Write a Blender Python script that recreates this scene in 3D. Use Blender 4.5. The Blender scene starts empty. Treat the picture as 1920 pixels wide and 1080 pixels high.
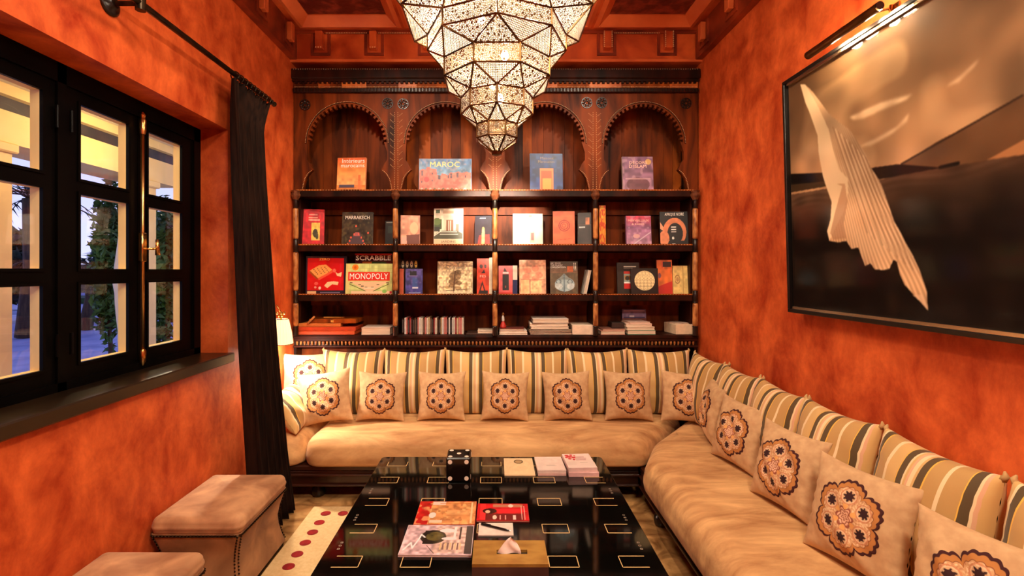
import bpy, math, random
import numpy as np
from math import sin, cos, pi, radians, sqrt
from mathutils import Vector, Matrix, Euler

random.seed(7)
RNG = np.random.default_rng(11)
C = bpy.context.scene.collection
EYE = 1.53
FPX = 895.0
U0, V0 = 928.0, 508.0

# ---------------------------------------------------------------- camera, world, lights, exposure
cam_d = bpy.data.cameras.new('camera')
cam = bpy.data.objects.new('camera', cam_d)
C.objects.link(cam)
cam.location = (0, 0, EYE)
cam.rotation_euler = (pi / 2, 0, 0)
cam_d.sensor_width = 36
cam_d.lens = FPX / 1920 * 36
cam_d.shift_x = (960 - U0) / 1920
cam_d.shift_y = (V0 - 540) / 1920
cam_d.clip_start = 0.03
cam_d.clip_end = 300
bpy.context.scene.camera = cam

vs = bpy.context.scene.view_settings
vs.view_transform = 'Standard'
vs.look = 'None'
vs.gamma = 1
vs.use_curve_mapping = False
vs.exposure = 0.0

def lin(c):
    c = np.asarray(c, float) / 255.0
    return np.where(c <= .04045, c / 12.92, ((c + .055) / 1.055) ** 2.4)

wd = bpy.data.worlds.new('dusk')
bpy.context.scene.world = wd
wd.use_nodes = True
wn = wd.node_tree
bg = wn.nodes['Background']
tc = wn.nodes.new('ShaderNodeTexCoord')
sx = wn.nodes.new('ShaderNodeSeparateXYZ')
wn.links.new(tc.outputs['Generated'], sx.inputs[0])
wr = wn.nodes.new('ShaderNodeValToRGB')
wn.links.new(sx.outputs['Z'], wr.inputs[0])
wr.color_ramp.elements[0].color = (*lin((196, 200, 250)), 1)
wr.color_ramp.elements[1].color = (*lin((70, 90, 180)), 1)
wr.color_ramp.elements[1].position = .8
wn.links.new(wr.outputs[0], bg.inputs[0])
bg.inputs[1].default_value = 1.7

def lamp(name, kind, loc, power, color, size=.03, rot=None, spot=None, blend=.5):
    d = bpy.data.lights.new(name, kind)
    d.energy = power
    d.color = color
    if kind == 'AREA':
        d.shape = 'DISK'
        d.size = size
    else:
        d.shadow_soft_size = size
    if kind == 'SPOT':
        d.spot_size = radians(spot)
        d.spot_blend = blend
    o = bpy.data.objects.new(name, d)
    C.objects.link(o)
    o.location = loc
    if rot is not None:
        v = Vector(rot) - Vector(loc)
        o.rotation_euler = v.to_track_quat('-Z', 'Y').to_euler()
    return o

WARM = (1.0, .74, .46)
WARM2 = (1.0, .83, .62)
# fill lights added out of view under the ceiling to brighten the whole room
lamp('added_fill_light', 'AREA', (-.5, 1.1, 3.30), 32, WARM2, .35, (-.5, 1.3, 0))
lamp('added_fill_light', 'AREA', (.6, -.3, 3.30), 74, WARM2, .35, (.6, .6, 0))
# unseen spots added above the frame to brighten sofa and bookcase
lamp('added_fill_spot', 'SPOT', (.0, 2.75, 3.30), 90, WARM2, .04, (.0, 3.35, 0), 150, .9)
for sx_0 in (-.85, .85):
    lamp('added_fill_spot', 'SPOT', (sx_0, 2.2, 3.36), 105, WARM2, .035, (sx_0 * .95, 3.9, 1.75), 75, .8)
# bulbs inside the chandelier
for (bx_, by_, bz_, p_) in ((-.17, 1.9, 2.60, 34), (.19, 1.88, 2.66, 34), (-.06, 2.16, 2.62, 34), (.04, 1.95, 2.36, 9), (.02, 2.0, 2.2, 4)):
    lamp('chandelier_bulb_light', 'POINT', (bx_, by_, bz_), p_, WARM2, .012)
# the bulb low in the chandelier that throws lace shadows on the middle of the bookcase
lamp('chandelier_reflector_light', 'SPOT', (.0, 2.12, 2.42), 1900, WARM2, .010, (.02, 3.85, 1.98), 27, .8)
# veranda lamps outside the window
lamp('veranda_light', 'POINT', (-2.9, 1.9, 2.6), 30, (1, .78, .42), .08)
lamp('veranda_light', 'POINT', (-2.9, 4.0, 2.6), 28, (1, .78, .42), .08)
lamp('veranda_light', 'POINT', (-4.6, 7.0, 2.7), 60, (1, .82, .5), .08)

# ---------------------------------------------------------------- helpers
def W(x, y, Y):
    """point of the room at distance Y whose image lies at x, y (1920 x 1080)"""
    return Vector(((x - U0) * Y / FPX, Y, EYE - (y - V0) * Y / FPX))

def XatX(x, y, X):
    Y = FPX * X / (x - U0)
    return Vector((X, Y, EYE - (y - V0) * Y / FPX))

MATS = {}
def nmat(name, c1, c2=None, scale=6, stretch=(1, 1, 1), rough=.5, metal=0, bump=0.0, detail=5, ramp=(.35, .65), coat=0, spec=.5,
         emis=None, es=1, sheen=0, dist=.0, rvar=0, coord='Object', bscale=None, nrough=.5):
    if name in MATS:
        return MATS[name]
    m = bpy.data.materials.new(name)
    MATS[name] = m
    m.use_nodes = True
    nt = m.node_tree
    b = nt.nodes['Principled BSDF']
    b.inputs['Roughness'].default_value = rough
    b.inputs['Metallic'].default_value = metal
    b.inputs['Coat Weight'].default_value = coat
    b.inputs['Coat Roughness'].default_value = .08
    b.inputs['Specular IOR Level'].default_value = spec
    if sheen:
        b.inputs['Sheen Weight'].default_value = sheen
        b.inputs['Sheen Roughness'].default_value = .4
    t = nt.nodes.new('ShaderNodeTexCoord')
    mp = nt.nodes.new('ShaderNodeMapping')
    mp.inputs['Scale'].default_value = stretch
    nt.links.new(t.outputs[coord], mp.inputs[0])
    n = nt.nodes.new('ShaderNodeTexNoise')
    n.inputs['Scale'].default_value = scale
    n.inputs['Detail'].default_value = detail
    n.inputs['Distortion'].default_value = dist
    n.inputs['Roughness'].default_value = nrough
    nt.links.new(mp.outputs[0], n.inputs['Vector'])
    r = nt.nodes.new('ShaderNodeValToRGB')
    r.color_ramp.elements[0].position = ramp[0]
    r.color_ramp.elements[1].position = ramp[1]
    c2 = c1 if c2 is None else c2
    r.color_ramp.elements[0].color = (*lin(c1), 1)
    r.color_ramp.elements[1].color = (*lin(c2), 1)
    nt.links.new(n.outputs['Fac'], r.inputs[0])
    nt.links.new(r.outputs[0], b.inputs['Base Color'])
    if bump:
        bp = nt.nodes.new('ShaderNodeBump')
        bp.inputs['Strength'].default_value = bump
        bp.inputs['Distance'].default_value = .01
        if bscale:
            n2 = nt.nodes.new('ShaderNodeTexNoise')
            n2.inputs['Scale'].default_value = bscale
            nt.links.new(mp.outputs[0], n2.inputs['Vector'])
            nt.links.new(n2.outputs['Fac'], bp.inputs['Height'])
        else:
            nt.links.new(n.outputs['Fac'], bp.inputs['Height'])
        nt.links.new(bp.outputs[0], b.inputs['Normal'])
    if emis is not None:
        b.inputs['Emission Color'].default_value = (*lin(emis), 1)
        b.inputs['Emission Strength'].default_value = es
    return m

def print_mat(name, rough, coat=0):
    m = bpy.data.materials.new(name)
    m.use_nodes = True
    nt = m.node_tree
    b = nt.nodes['Principled BSDF']
    a = nt.nodes.new('ShaderNodeAttribute')
    a.attribute_name = 'Col'
    nt.links.new(a.outputs['Color'], b.inputs['Base Color'])
    b.inputs['Roughness'].default_value = rough
    b.inputs['Coat Weight'].default_value = coat
    b.inputs['Coat Roughness'].default_value = .02
    MATS[name] = m
    return m

class MB:
    def __init__(s):
        s.v = []
        s.f = []
    def add(s, vs_, fs):
        o = len(s.v)
        s.v.extend(tuple(p) for p in vs_)
        s.f.extend(tuple(i + o for i in f) for f in fs)
        return s
    def box(s, a, b, bev=0):
        x0, y0, z0 = (min(a[i], b[i]) for i in range(3))
        x1, y1, z1 = (max(a[i], b[i]) for i in range(3))
        if bev <= 0:
            return s.add([(x0, y0, z0), (x1, y0, z0), (x1, y1, z0), (x0, y1, z0), (x0, y0, z1), (x1, y0, z1), (x1, y1, z1), (x0, y1, z1)],
                         [(0, 3, 2, 1), (4, 5, 6, 7), (0, 1, 5, 4), (1, 2, 6, 5), (2, 3, 7, 6), (3, 0, 4, 7)])
        bev = min(bev, (x1 - x0) * .45, (y1 - y0) * .45, (z1 - z0) * .45)
        lo, hi = (x0, y0, z0), (x1, y1, z1)
        vs_ = []
        idx = {}
        for sx_ in (0, 1):
            for sy in (0, 1):
                for sz in (0, 1):
                    for ax in range(3):
                        p = []
                        for i, sgn in enumerate((sx_, sy, sz)):
                            e = hi[i] if sgn else lo[i]
                            p.append(e if i == ax else (e - bev if sgn else e + bev))
                        idx[(sx_, sy, sz, ax)] = len(vs_)
                        vs_.append(p)
        fs = []
        for ax in range(3):
            o = [i for i in range(3) if i != ax]
            for sgn in (0, 1):
                q = []
                for (a_, b_) in ((0, 0), (1, 0), (1, 1), (0, 1)):
                    k = [0, 0, 0]
                    k[ax] = sgn
                    k[o[0]] = a_
                    k[o[1]] = b_
                    q.append(idx[(*k, ax)])
                if (sgn == 1) == (ax == 1):
                    q.reverse()
                fs.append(q)
        for ax in range(3):
            o = [i for i in range(3) if i != ax]
            for a_ in (0, 1):
                for b_ in (0, 1):
                    k0 = [0, 0, 0]
                    k1 = [0, 0, 0]
                    k1[ax] = 1
                    k0[o[0]] = k1[o[0]] = a_
                    k0[o[1]] = k1[o[1]] = b_
                    fs.append([idx[(*k0, o[0])], idx[(*k1, o[0])], idx[(*k1, o[1])], idx[(*k0, o[1])]])
        for sx_ in (0, 1):
            for sy in (0, 1):
                for sz in (0, 1):
                    fs.append([idx[(sx_, sy, sz, i)] for i in range(3)])
        return s.add(vs_, fs)
    def tube(s, pts, r, n=8, cap=True, closed=False):
        pts = [Vector(p) for p in pts]
        m = len(pts)
        rr = r if isinstance(r, (list, tuple)) else [r] * m
        vs_ = []
        prev = None
        for i, p in enumerate(pts):
            if closed:
                d = pts[(i + 1) % m] - pts[i - 1]
            else:
                d = pts[min(i + 1, m - 1)] - pts[max(i - 1, 0)]
            d.normalize()
            if prev is None:
                a = Vector((0, 0, 1)) if abs(d.z) < .9 else Vector((1, 0, 0))
                u = d.cross(a).normalized()
            else:
                u = (prev - d * prev.dot(d)).normalized()
            prev = u
            w = d.cross(u)
            for k in range(n):
                t = 2 * pi * k / n
                vs_.append(p + (u * cos(t) + w * sin(t)) * rr[i])
        fs = []
        for i in range(m if closed else m - 1):
            j = (i + 1) % m
            for k in range(n):
                l = (k + 1) % n
                fs.append((i * n + k, i * n + l, j * n + l, j * n + k))
        if cap and not closed:
            fs.append(tuple(range(n))[::-1])
            fs.append(tuple((m - 1) * n + k for k in range(n)))
        return s.add(vs_, fs)
    def lathe(s, prof, c=(0, 0, 0), n=16):
        c = Vector(c)
        vs_ = []
        for (r, z) in prof:
            for k in range(n):
                t = 2 * pi * k / n
                vs_.append(c + Vector((r * cos(t), r * sin(t), z)))
        fs = []
        for i in range(len(prof) - 1):
            for k in range(n):
                l = (k + 1) % n
                fs.append((i * n + k, i * n + l, (i + 1) * n + l, (i + 1) * n + k))
        fs.append(tuple(range(n))[::-1])
        fs.append(tuple((len(prof) - 1) * n + k for k in range(n)))
        return s.add(vs_, fs)
    def loft(s, rings, cap=True):
        n = len(rings[0])
        vs_ = [p for r in rings for p in r]
        fs = []
        for i in range(len(rings) - 1):
            for k in range(n):
                l = (k + 1) % n
                fs.append((i * n + k, i * n + l, (i + 1) * n + l, (i + 1) * n + k))
        if cap:
            fs.append(tuple(range(n))[::-1])
            if cap != 'bottom':
                fs.append(tuple((len(rings) - 1) * n + k for k in range(n)))
        return s.add(vs_, fs)
    def prism(s, poly, y0, y1):
        """polygon in XZ, extruded along Y"""
        n = len(poly)
        vs_ = [(x, y0, z) for x, z in poly] + [(x, y1, z) for x, z in poly]
        fs = [tuple(range(n)), tuple(range(2 * n - 1, n - 1, -1))]
        for k in range(n):
            l = (k + 1) % n
            fs.append((k, k + n, l + n, l))
        return s.add(vs_, fs)
    def build(s, name, m, parent=None, loc=None, smooth=False, world=True, sub=0, auto=None):
        me = bpy.data.meshes.new(name)
        vv = s.v
        if parent is not None and world:
            inv = wmat(parent).inverted()
            vv = [tuple(inv @ Vector(p)) for p in s.v]
        elif loc is not None and world:
            L = Vector(loc)
            vv = [tuple(Vector(p) - L) for p in s.v]
        me.from_pydata(vv, [], s.f)
        me.validate()
        me.update()
        fixn(me)
        o = bpy.data.objects.new(name, me)
        C.objects.link(o)
        if isinstance(m, str):
            m = MATS[m]
        me.materials.append(m)
        if smooth:
            me.polygons.foreach_set('use_smooth', [True] * len(me.polygons))
            if auto:
                mod = None
                sharp_by_angle(me, auto)
        if parent is not None:
            o.parent = parent
        if loc is not None:
            o.location = loc
        return o

import bmesh
def fixn(me):
    bm = bmesh.new()
    bm.from_mesh(me)
    bmesh.ops.recalc_face_normals(bm, faces=bm.faces)
    bm.to_mesh(me)
    bm.free()

def sharp_by_angle(me, ang):
    bm = bmesh.new()
    bm.from_mesh(me)
    a = radians(ang)
    for e in bm.edges:
        if len(e.link_faces) == 2 and e.calc_face_angle(0) > a:
            e.smooth = False
    bm.to_mesh(me)
    bm.free()

def wmat(o):
    m = Matrix.LocRotScale(o.location, o.rotation_euler, o.scale)
    return wmat(o.parent) @ m if o.parent else m

def thing(name, label, cat, loc=(0, 0, 0), rot=(0, 0, 0), group=None):
    o = bpy.data.objects.new(name, None)
    C.objects.link(o)
    o.empty_display_size = .05
    o.location = loc
    o.rotation_euler = rot
    o['label'] = label
    o['category'] = cat
    if group:
        o['group'] = group
    return o

def tag(o, label, cat, group=None, kind=None):
    o['label'] = label
    o['category'] = cat
    if group:
        o['group'] = group
    if kind:
        o['kind'] = kind
    return o

def struct(o):
    o['kind'] = 'structure'
    return o

def dup(o, parent=None):
    c = o.copy()
    C.objects.link(c)
    c.parent = parent
    for ch in [x for x in o.children]:
        dup(ch, c)
    return c

def text_mesh(s, size_w, size_h, m, parent, at, name='lettering', flat=False, spacing=1.0, bold=0.0, rotz=0.0, shear=0, depth=.0006):
    """lettering centred at local (x, y, z); stands in the XZ plane facing -Y, or lies in XY when flat"""
    cu = bpy.data.curves.new(name, 'FONT')
    cu.body = s
    cu.align_x = 'CENTER'
    cu.align_y = 'CENTER'
    cu.size = 1
    cu.resolution_u = 2
    cu.offset = .012 if 'SCR' in s else 0
    cu.shear = shear
    cu.space_line = .85 * spacing
    ob = bpy.data.objects.new('tmp', cu)
    me = bpy.data.meshes.new_from_object(ob)
    bpy.data.objects.remove(ob)
    n = len(me.vertices)
    co = np.empty(n * 3)
    me.vertices.foreach_get('co', co)
    co = co.reshape(-1, 3)
    mn, mx = co.min(0), co.max(0)
    cc = (mn + mx) / 2
    sp = mx - mn
    kx = size_w / sp[0]
    kz = size_h / sp[1] if size_h else kx
    x = (co[:, 0] - cc[0]) * kx
    z = (co[:, 1] - cc[1]) * kz
    if rotz:
        x, z = x * cos(rotz) - z * sin(rotz), x * sin(rotz) + z * cos(rotz)
    if flat:
        out = np.stack([at[0] + x, at[1] + z, np.full(n, at[2])], 1)
    else:
        out = np.stack([at[0] + x, np.full(n, at[1]), at[2] + z], 1)
    me.vertices.foreach_set('co', out.ravel())
    me.update()
    me.name = name
    o = bpy.data.objects.new(name, me)
    C.objects.link(o)
    me.materials.clear()
    me.materials.append(MATS[m] if isinstance(m, str) else m)
    o.parent = parent
    return o

# ---------------------------------------------------------------- flat prints (colours held in the mesh)
def vnoise(h, w, cells, seed):
    r = np.random.default_rng(seed)
    cy = max(2, int(cells * h / max(h, w)) + 2)
    cx = max(2, int(cells * w / max(h, w)) + 2)
    g = r.random((cy + 1, cx + 1))
    yy = np.linspace(0, cy - 1e-3, h)
    xx = np.linspace(0, cx - 1e-3, w)
    yi = yy.astype(int)
    xi = xx.astype(int)
    fy = (yy - yi)[:, None]
    fx = (xx - xi)[None, :]
    fy = fy * fy * (3 - 2 * fy)
    fx = fx * fx * (3 - 2 * fx)
    a = g[yi][:, xi]
    b = g[yi][:, xi + 1]
    c = g[yi + 1][:, xi]
    d = g[yi + 1][:, xi + 1]
    return (a * (1 - fx) + b * fx) * (1 - fy) + (c * (1 - fx) + d * fx) * fy

def soften(m, n=2):
    for _ in range(n):
        m = (m + np.roll(m, 1, 0) + np.roll(m, -1, 0)) / 3
        m = (m + np.roll(m, 1, 1) + np.roll(m, -1, 1)) / 3
    return m

class Pic:
    def __init__(s, w, h, c):
        if w < 300:
            w, h = int(w * 1.6), int(h * 1.6)
        s.w, s.h = w, h
        s.a = np.ones((h, w, 3)) * np.array(c, float)
        s.x = np.tile(np.linspace(0, 1, w)[None, :], (h, 1))
        s.y = np.tile(np.linspace(0, 1, h)[:, None], (1, w))
        s.seed = 1
    def put(s, mask, c, al=1.0):
        c = np.array(c, float)
        m = mask[..., None] * al
        s.a = s.a * (1 - m) + c * m
        return s
    def rect(s, x0, y0, x1, y1, c, al=1.0):
        return s.put(((s.x >= x0) & (s.x <= x1) & (s.y >= y0) & (s.y <= y1)).astype(float), c, al)
    def ell(s, cx, cy, rx, ry, c, al=1.0, ring=None):
        d = ((s.x - cx) / rx) ** 2 + ((s.y - cy) / ry) ** 2
        m = d <= 1
        if ring:
            m = m & (d >= (1 - ring) ** 2)
        return s.put(m.astype(float), c, al)
    def poly(s, pts, c, al=1.0):
        m = np.zeros_like(s.x, bool)
        n = len(pts)
        for i in range(n):
            x1, y1 = pts[i]
            x2, y2 = pts[(i + 1) % n]
            if y1 == y2:
                continue
            cond = (s.y > min(y1, y2)) & (s.y <= max(y1, y2))
            xx = (s.y - y1) * (x2 - x1) / (y2 - y1) + x1
            m ^= cond & (s.x < xx)
        return s.put(m.astype(float), c, al)
    def line(s, x1, y1, x2, y2, t, c, al=1.0):
        dx, dy = x2 - x1, y2 - y1
        L = dx * dx + dy * dy + 1e-9
        k = np.clip(((s.x - x1) * dx + (s.y - y1) * dy) / L, 0, 1)
        d = np.hypot(s.x - x1 - k * dx, s.y - y1 - k * dy)
        return s.put((d < t).astype(float), c, al)
    def grad(s, c0, c1, y0=0, y1=1):
        k = np.clip((s.y - y0) / (y1 - y0), 0, 1)[..., None]
        m = ((s.y >= y0) & (s.y <= y1))[..., None]
        s.a = np.where(m, np.array(c0) * (1 - k) + np.array(c1) * k, s.a)
        return s
    def noise(s, amp, cells=12, col=None, thr=None):
        s.seed += 17
        n = vnoise(s.h, s.w, cells, s.seed)
        if col is not None:
            m = np.clip((n - (thr or .5)) * 6, 0, 1) * amp
            return s.put(m, col)
        s.a = s.a * (1 + (n[..., None] - .5) * 2 * amp)
        return s
    def bars(s, x0, y0, x1, y1, n, c, seed=3):
        r = random.Random(seed)
        for i in range(n):
            yy = y0 + (y1 - y0) * (i + .5) / n
            s.rect(x0, yy - .3 * (y1 - y0) / n, x0 + (x1 - x0) * (.6 + .4 * r.random()), yy + .3 * (y1 - y0) / n, c, .8)
        return s

def pic_mesh(pic, w, h, parent, at=(0, 0, 0), m='print', name='printed_picture', flat=False, flip=False):
    H, Wd = pic.h, pic.w
    xs = np.linspace(-w / 2, w / 2, Wd)
    zs = np.linspace(h, 0, H)
    X, Z = np.meshgrid(xs, zs)
    if flat:
        co = np.stack([X + at[0], Z - h / 2 + at[1], np.full_like(X, at[2])], -1)
    else:
        co = np.stack([X + at[0], np.full_like(X, at[1]), Z + at[2]], -1)
    i = np.arange((H - 1) * (Wd - 1))
    r_, c_ = i // (Wd - 1), i % (Wd - 1)
    a = r_ * Wd + c_
    f = np.stack([a + Wd, a + Wd + 1, a + 1, a], 1)
    me = bpy.data.meshes.new(name)
    me.vertices.add(H * Wd)
    me.vertices.foreach_set('co', co.reshape(-1))
    me.loops.add(len(f) * 4)
    me.loops.foreach_set('vertex_index', f.reshape(-1).astype(np.int32))
    me.polygons.add(len(f))
    me.polygons.foreach_set('loop_start', (np.arange(len(f)) * 4).astype(np.int32))
    me.polygons.foreach_set('loop_total', np.full(len(f), 4, np.int32))
    me.update(calc_edges=True)
    at_ = me.color_attributes.new('Col', 'FLOAT_COLOR', 'POINT')
    col = np.ones((H * Wd, 4))
    col[:, :3] = lin(np.clip(pic.a, 0, 255)).reshape(-1, 3)
    at_.data.foreach_set('color', col.reshape(-1))
    me.materials.append(MATS[m])
    o = bpy.data.objects.new(name, me)
    C.objects.link(o)
    o.parent = parent
    return o

# ---------------------------------------------------------------- materials
nmat('tadelakt', (156, 44, 10), (232, 110, 52), 5, (1, 1, .75), rough=.5, spec=.3, bump=.12, detail=15, dist=.25, ramp=(.33, .68), bscale=25, nrough=.68)
nmat('cedar', (38, 12, 3), (132, 57, 14), 5, (2.2, 2.2, .35), rough=.5, spec=.12, detail=7, dist=.6, ramp=(.3, .72), bump=.05)
nmat('capital_wood', (110, 62, 36), (70, 34, 18), 30, rough=.5, spec=.2)
nmat('cedar_dark', (22, 8, 4), (54, 19, 8), 5, (2.2, 2.2, .5), rough=.45, spec=.15, detail=6, bump=.05)
nmat('cedar_light', (160, 72, 18), (215, 116, 40), 5, (2, 2, .4), rough=.4, detail=6)
nmat('cedar_mid', (84, 36, 8), (168, 80, 20), 5, (2, 2, .4), rough=.5, spec=.12, detail=6)
nmat('ebony', (14, 8, 6), (30, 16, 10), 8, rough=.3)
nmat('stained_ceiling', (150, 48, 16), (216, 96, 42), 3, (1, 1, 1), rough=.3, detail=6, dist=.8, coat=.15)
nmat('stained_ceiling_dark', (90, 26, 10), (150, 54, 22), 5, rough=.35, detail=6)
nmat('stained_ceiling_light', (190, 84, 40), (222, 112, 58), 3, rough=.3, detail=5)
nmat('carved_panel', (80, 18, 10), (150, 60, 40), 14, rough=.35, detail=8, ramp=(.45, .75), bump=.5)
nmat('bone', (196, 130, 70), (120, 62, 26), 30, (1, 1, .5), rough=.35, detail=6)
nmat('bone_bead', (225, 180, 130), None, rough=.3)
nmat('window_black', (5, 4, 4), (9, 7, 6), 6, rough=.35, spec=.06)
nmat('cream_paint', (242, 208, 132), (232, 196, 120), 4, rough=.6)
nmat('white_paint', (232, 220, 190), None, rough=.6)
nmat('sill_wood', (24, 15, 8), (46, 30, 15), 6, (1, .3, 1), rough=.3, detail=6)
nmat('brass', (226, 180, 110), (200, 150, 84), 6, rough=.25, metal=1)
nmat('dark_brass', (120, 84, 48), (70, 46, 26), 10, rough=.32, metal=1)
nmat('iron', (26, 20, 16), (66, 52, 34), 18, rough=.35, metal=.8)
nmat('curtain_cloth', (24, 13, 9), (42, 24, 16), 12, (4, 4, .5), rough=.9, sheen=.0, spec=.1)
nmat('suede', (158, 108, 72), (208, 156, 110), 6, rough=.8, detail=5, dist=.4, sheen=.08, ramp=(.36, .62))
nmat('velvet', (162, 108, 60), (230, 180, 120), 6, (.5, 1.8, 1.2), nrough=.6, rough=.8, detail=9, dist=.4, sheen=.08, ramp=(.3, .7), bump=.1)
nmat('velvet_dark', (132, 88, 54), (178, 126, 82), 5, (1, 1, 1), rough=.8, detail=6, dist=1.2, sheen=.08)
nmat('linen', (206, 166, 120), (190, 148, 104), 30, rough=.85, sheen=.05)
nmat('stud', (40, 26, 16), None, rough=.3, metal=1)
nmat('base_wood', (30, 12, 7), (64, 26, 12), 6, (.4, .4, 2), rough=.3, detail=5)
nmat('lacquer', (7, 6, 5), (10, 9, 7), 5, rough=.06, coat=0, spec=.6)
nmat('gold_line', (236, 196, 130), None, rough=.4)
nmat('table_frame', (20, 12, 8), None, rough=.3)
nmat('rug_cream', (226, 190, 136), (214, 176, 122), 60, rough=.95, bump=.1)
nmat('rug_red', (160, 16, 16), (130, 12, 12), 40, rough=.95)
nmat('marble', (214, 160, 100), (120, 78, 42), 5, (1, 1, 1), rough=.22, detail=9, dist=2.2, ramp=(.3, .7))
nmat('paper', (238, 222, 204), (230, 212, 192), 8, rough=.7)
nmat('paper_edge', (226, 204, 180), (196, 168, 140), 60, (.2, .2, 8), rough=.8)
nmat('black_ink', (16, 12, 12), None, rough=.5)
nmat('white_ink', (246, 238, 226), None, rough=.5)
nmat('gold_ink', (240, 206, 96), None, rough=.4)
nmat('pink_ink', (245, 196, 176), None, rough=.5)
nmat('grey_ink', (150, 130, 110), None, rough=.5)
nmat('dice_black', (8, 7, 7), None, rough=.15)
nmat('dice_white', (246, 226, 206), None, rough=.3)
nmat('tissue_gold', (186, 140, 66), (160, 112, 48), 14, (1, 2, 1), rough=.4, metal=.35)
nmat('tissue_side', (88, 56, 44), (70, 42, 34), 8, rough=.4)
nmat('tissue', (245, 225, 215), None, rough=.8)
nmat('silver_trim', (220, 205, 180), None, rough=.22, metal=1)
nmat('frame_black', (12, 9, 8), None, rough=.3)
nmat('pleated_shade', (250, 226, 180), None, rough=.7, emis=(255, 220, 165), es=1.0)
nmat('bulb', (255, 240, 210), None, rough=.3, emis=(255, 226, 180), es=90)
nmat('leaf', (34, 66, 20), (76, 116, 40), 3, rough=.6)
nmat('leaf_dark', (10, 22, 12), (22, 40, 20), 3, rough=.6)
nmat('bark', (50, 36, 26), (80, 60, 40), 8, (3, 3, .5), rough=.9)
nmat('terrace_stone', (176, 176, 206), (140, 142, 178), 2, rough=.5, detail=6)
nmat('lawn', (26, 50, 22), (44, 72, 30), 8, rough=.9)
nmat('lounger_cloth', (150, 160, 190), None, rough=.8)
nmat('dark_louvre', (48, 40, 34), (66, 56, 46), 5, rough=.6)
nmat('soffit', (206, 190, 150), (196, 178, 138), 4, rough=.7)
print_mat('print', .42)
print_mat('print_glossy', .22, .3)
print_mat('print_fabric', .9)
MATS['lantern_glow'] = nmat('lantern_glow', (255, 200, 150), None, emis=(255, 190, 140), es=12)

def glass_mat(name, refl=.08, rough=0.0):
    m = bpy.data.materials.new(name)
    m.use_nodes = True
    nt = m.node_tree
    nt.nodes.remove(nt.nodes['Principled BSDF'])
    out = nt.nodes['Material Output']
    t = nt.nodes.new('ShaderNodeBsdfTransparent')
    g = nt.nodes.new('ShaderNodeBsdfGlossy')
    g.inputs['Roughness'].default_value = rough
    lw = nt.nodes.new('ShaderNodeLayerWeight')
    lw.inputs[0].default_value = .5
    pw_ = nt.nodes.new('ShaderNodeMath')
    pw_.operation = 'POWER'
    pw_.inputs[1].default_value = 5
    nt.links.new(lw.outputs['Facing'], pw_.inputs[0])
    fr = nt.nodes.new('ShaderNodeMath')
    fr.operation = 'MULTIPLY_ADD'
    fr.inputs[1].default_value = .9
    fr.inputs[2].default_value = refl * .5
    nt.links.new(pw_.outputs[0], fr.inputs[0])
    mx = nt.nodes.new('ShaderNodeMixShader')
    nt.links.new(fr.outputs[0], mx.inputs[0])
    nt.links.new(t.outputs[0], mx.inputs[1])
    nt.links.new(g.outputs[0], mx.inputs[2])
    nt.links.new(mx.outputs[0], out.inputs[0])
    MATS[name] = m
    return m
glass_mat('pane_glass')
glass_mat('picture_glass', .05, .09)

def stripe_mat(name):
    m = bpy.data.materials.new(name)
    m.use_nodes = True
    nt = m.node_tree
    b = nt.nodes['Principled BSDF']
    b.inputs['Roughness'].default_value = .7
    b.inputs['Sheen Weight'].default_value = .2
    uv = nt.nodes.new('ShaderNodeAttribute')
    uv.attribute_name = 'stripe'
    r = nt.nodes.new('ShaderNodeValToRGB')
    r.color_ramp.interpolation = 'CONSTANT'
    base = (214, 170, 104); base2 = (188, 144, 82); dk = (84, 62, 26); yel = (232, 180, 70); pk = (222, 168, 130); cr = (234, 206, 158)
    st = [(0, base), (.05, cr), (.07, dk), (.12, yel), (.13, base2), (.24, cr), (.27, base), (.38, yel), (.39, dk), (.445, cr), (.46, base), (.48, pk), (.50, cr),
          (.53, base), (.55, dk), (.605, yel), (.615, base2), (.72, cr), (.75, base2), (.86, yel), (.87, dk), (.925, cr), (.94, pk), (.96, base)]
    el = r.color_ramp.elements
    el[0].position, el[0].color = st[0][0], (*lin(st[0][1]), 1)
    el[1].position, el[1].color = st[1][0], (*lin(st[1][1]), 1)
    for p, c in st[2:]:
        e = el.new(p)
        e.color = (*lin(c), 1)
    nt.links.new(uv.outputs['Fac'], r.inputs[0])
    nt.links.new(r.outputs[0], b.inputs['Base Color'])
    w = nt.nodes.new('ShaderNodeTexNoise')
    w.inputs['Scale'].default_value = 300
    bp = nt.nodes.new('ShaderNodeBump')
    bp.inputs['Strength'].default_value = .15
    bp.inputs['Distance'].default_value = .002
    nt.links.new(w.outputs['Fac'], bp.inputs['Height'])
    nt.links.new(bp.outputs[0], b.inputs['Normal'])
    MATS[name] = m
stripe_mat('striped_cloth')

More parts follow.
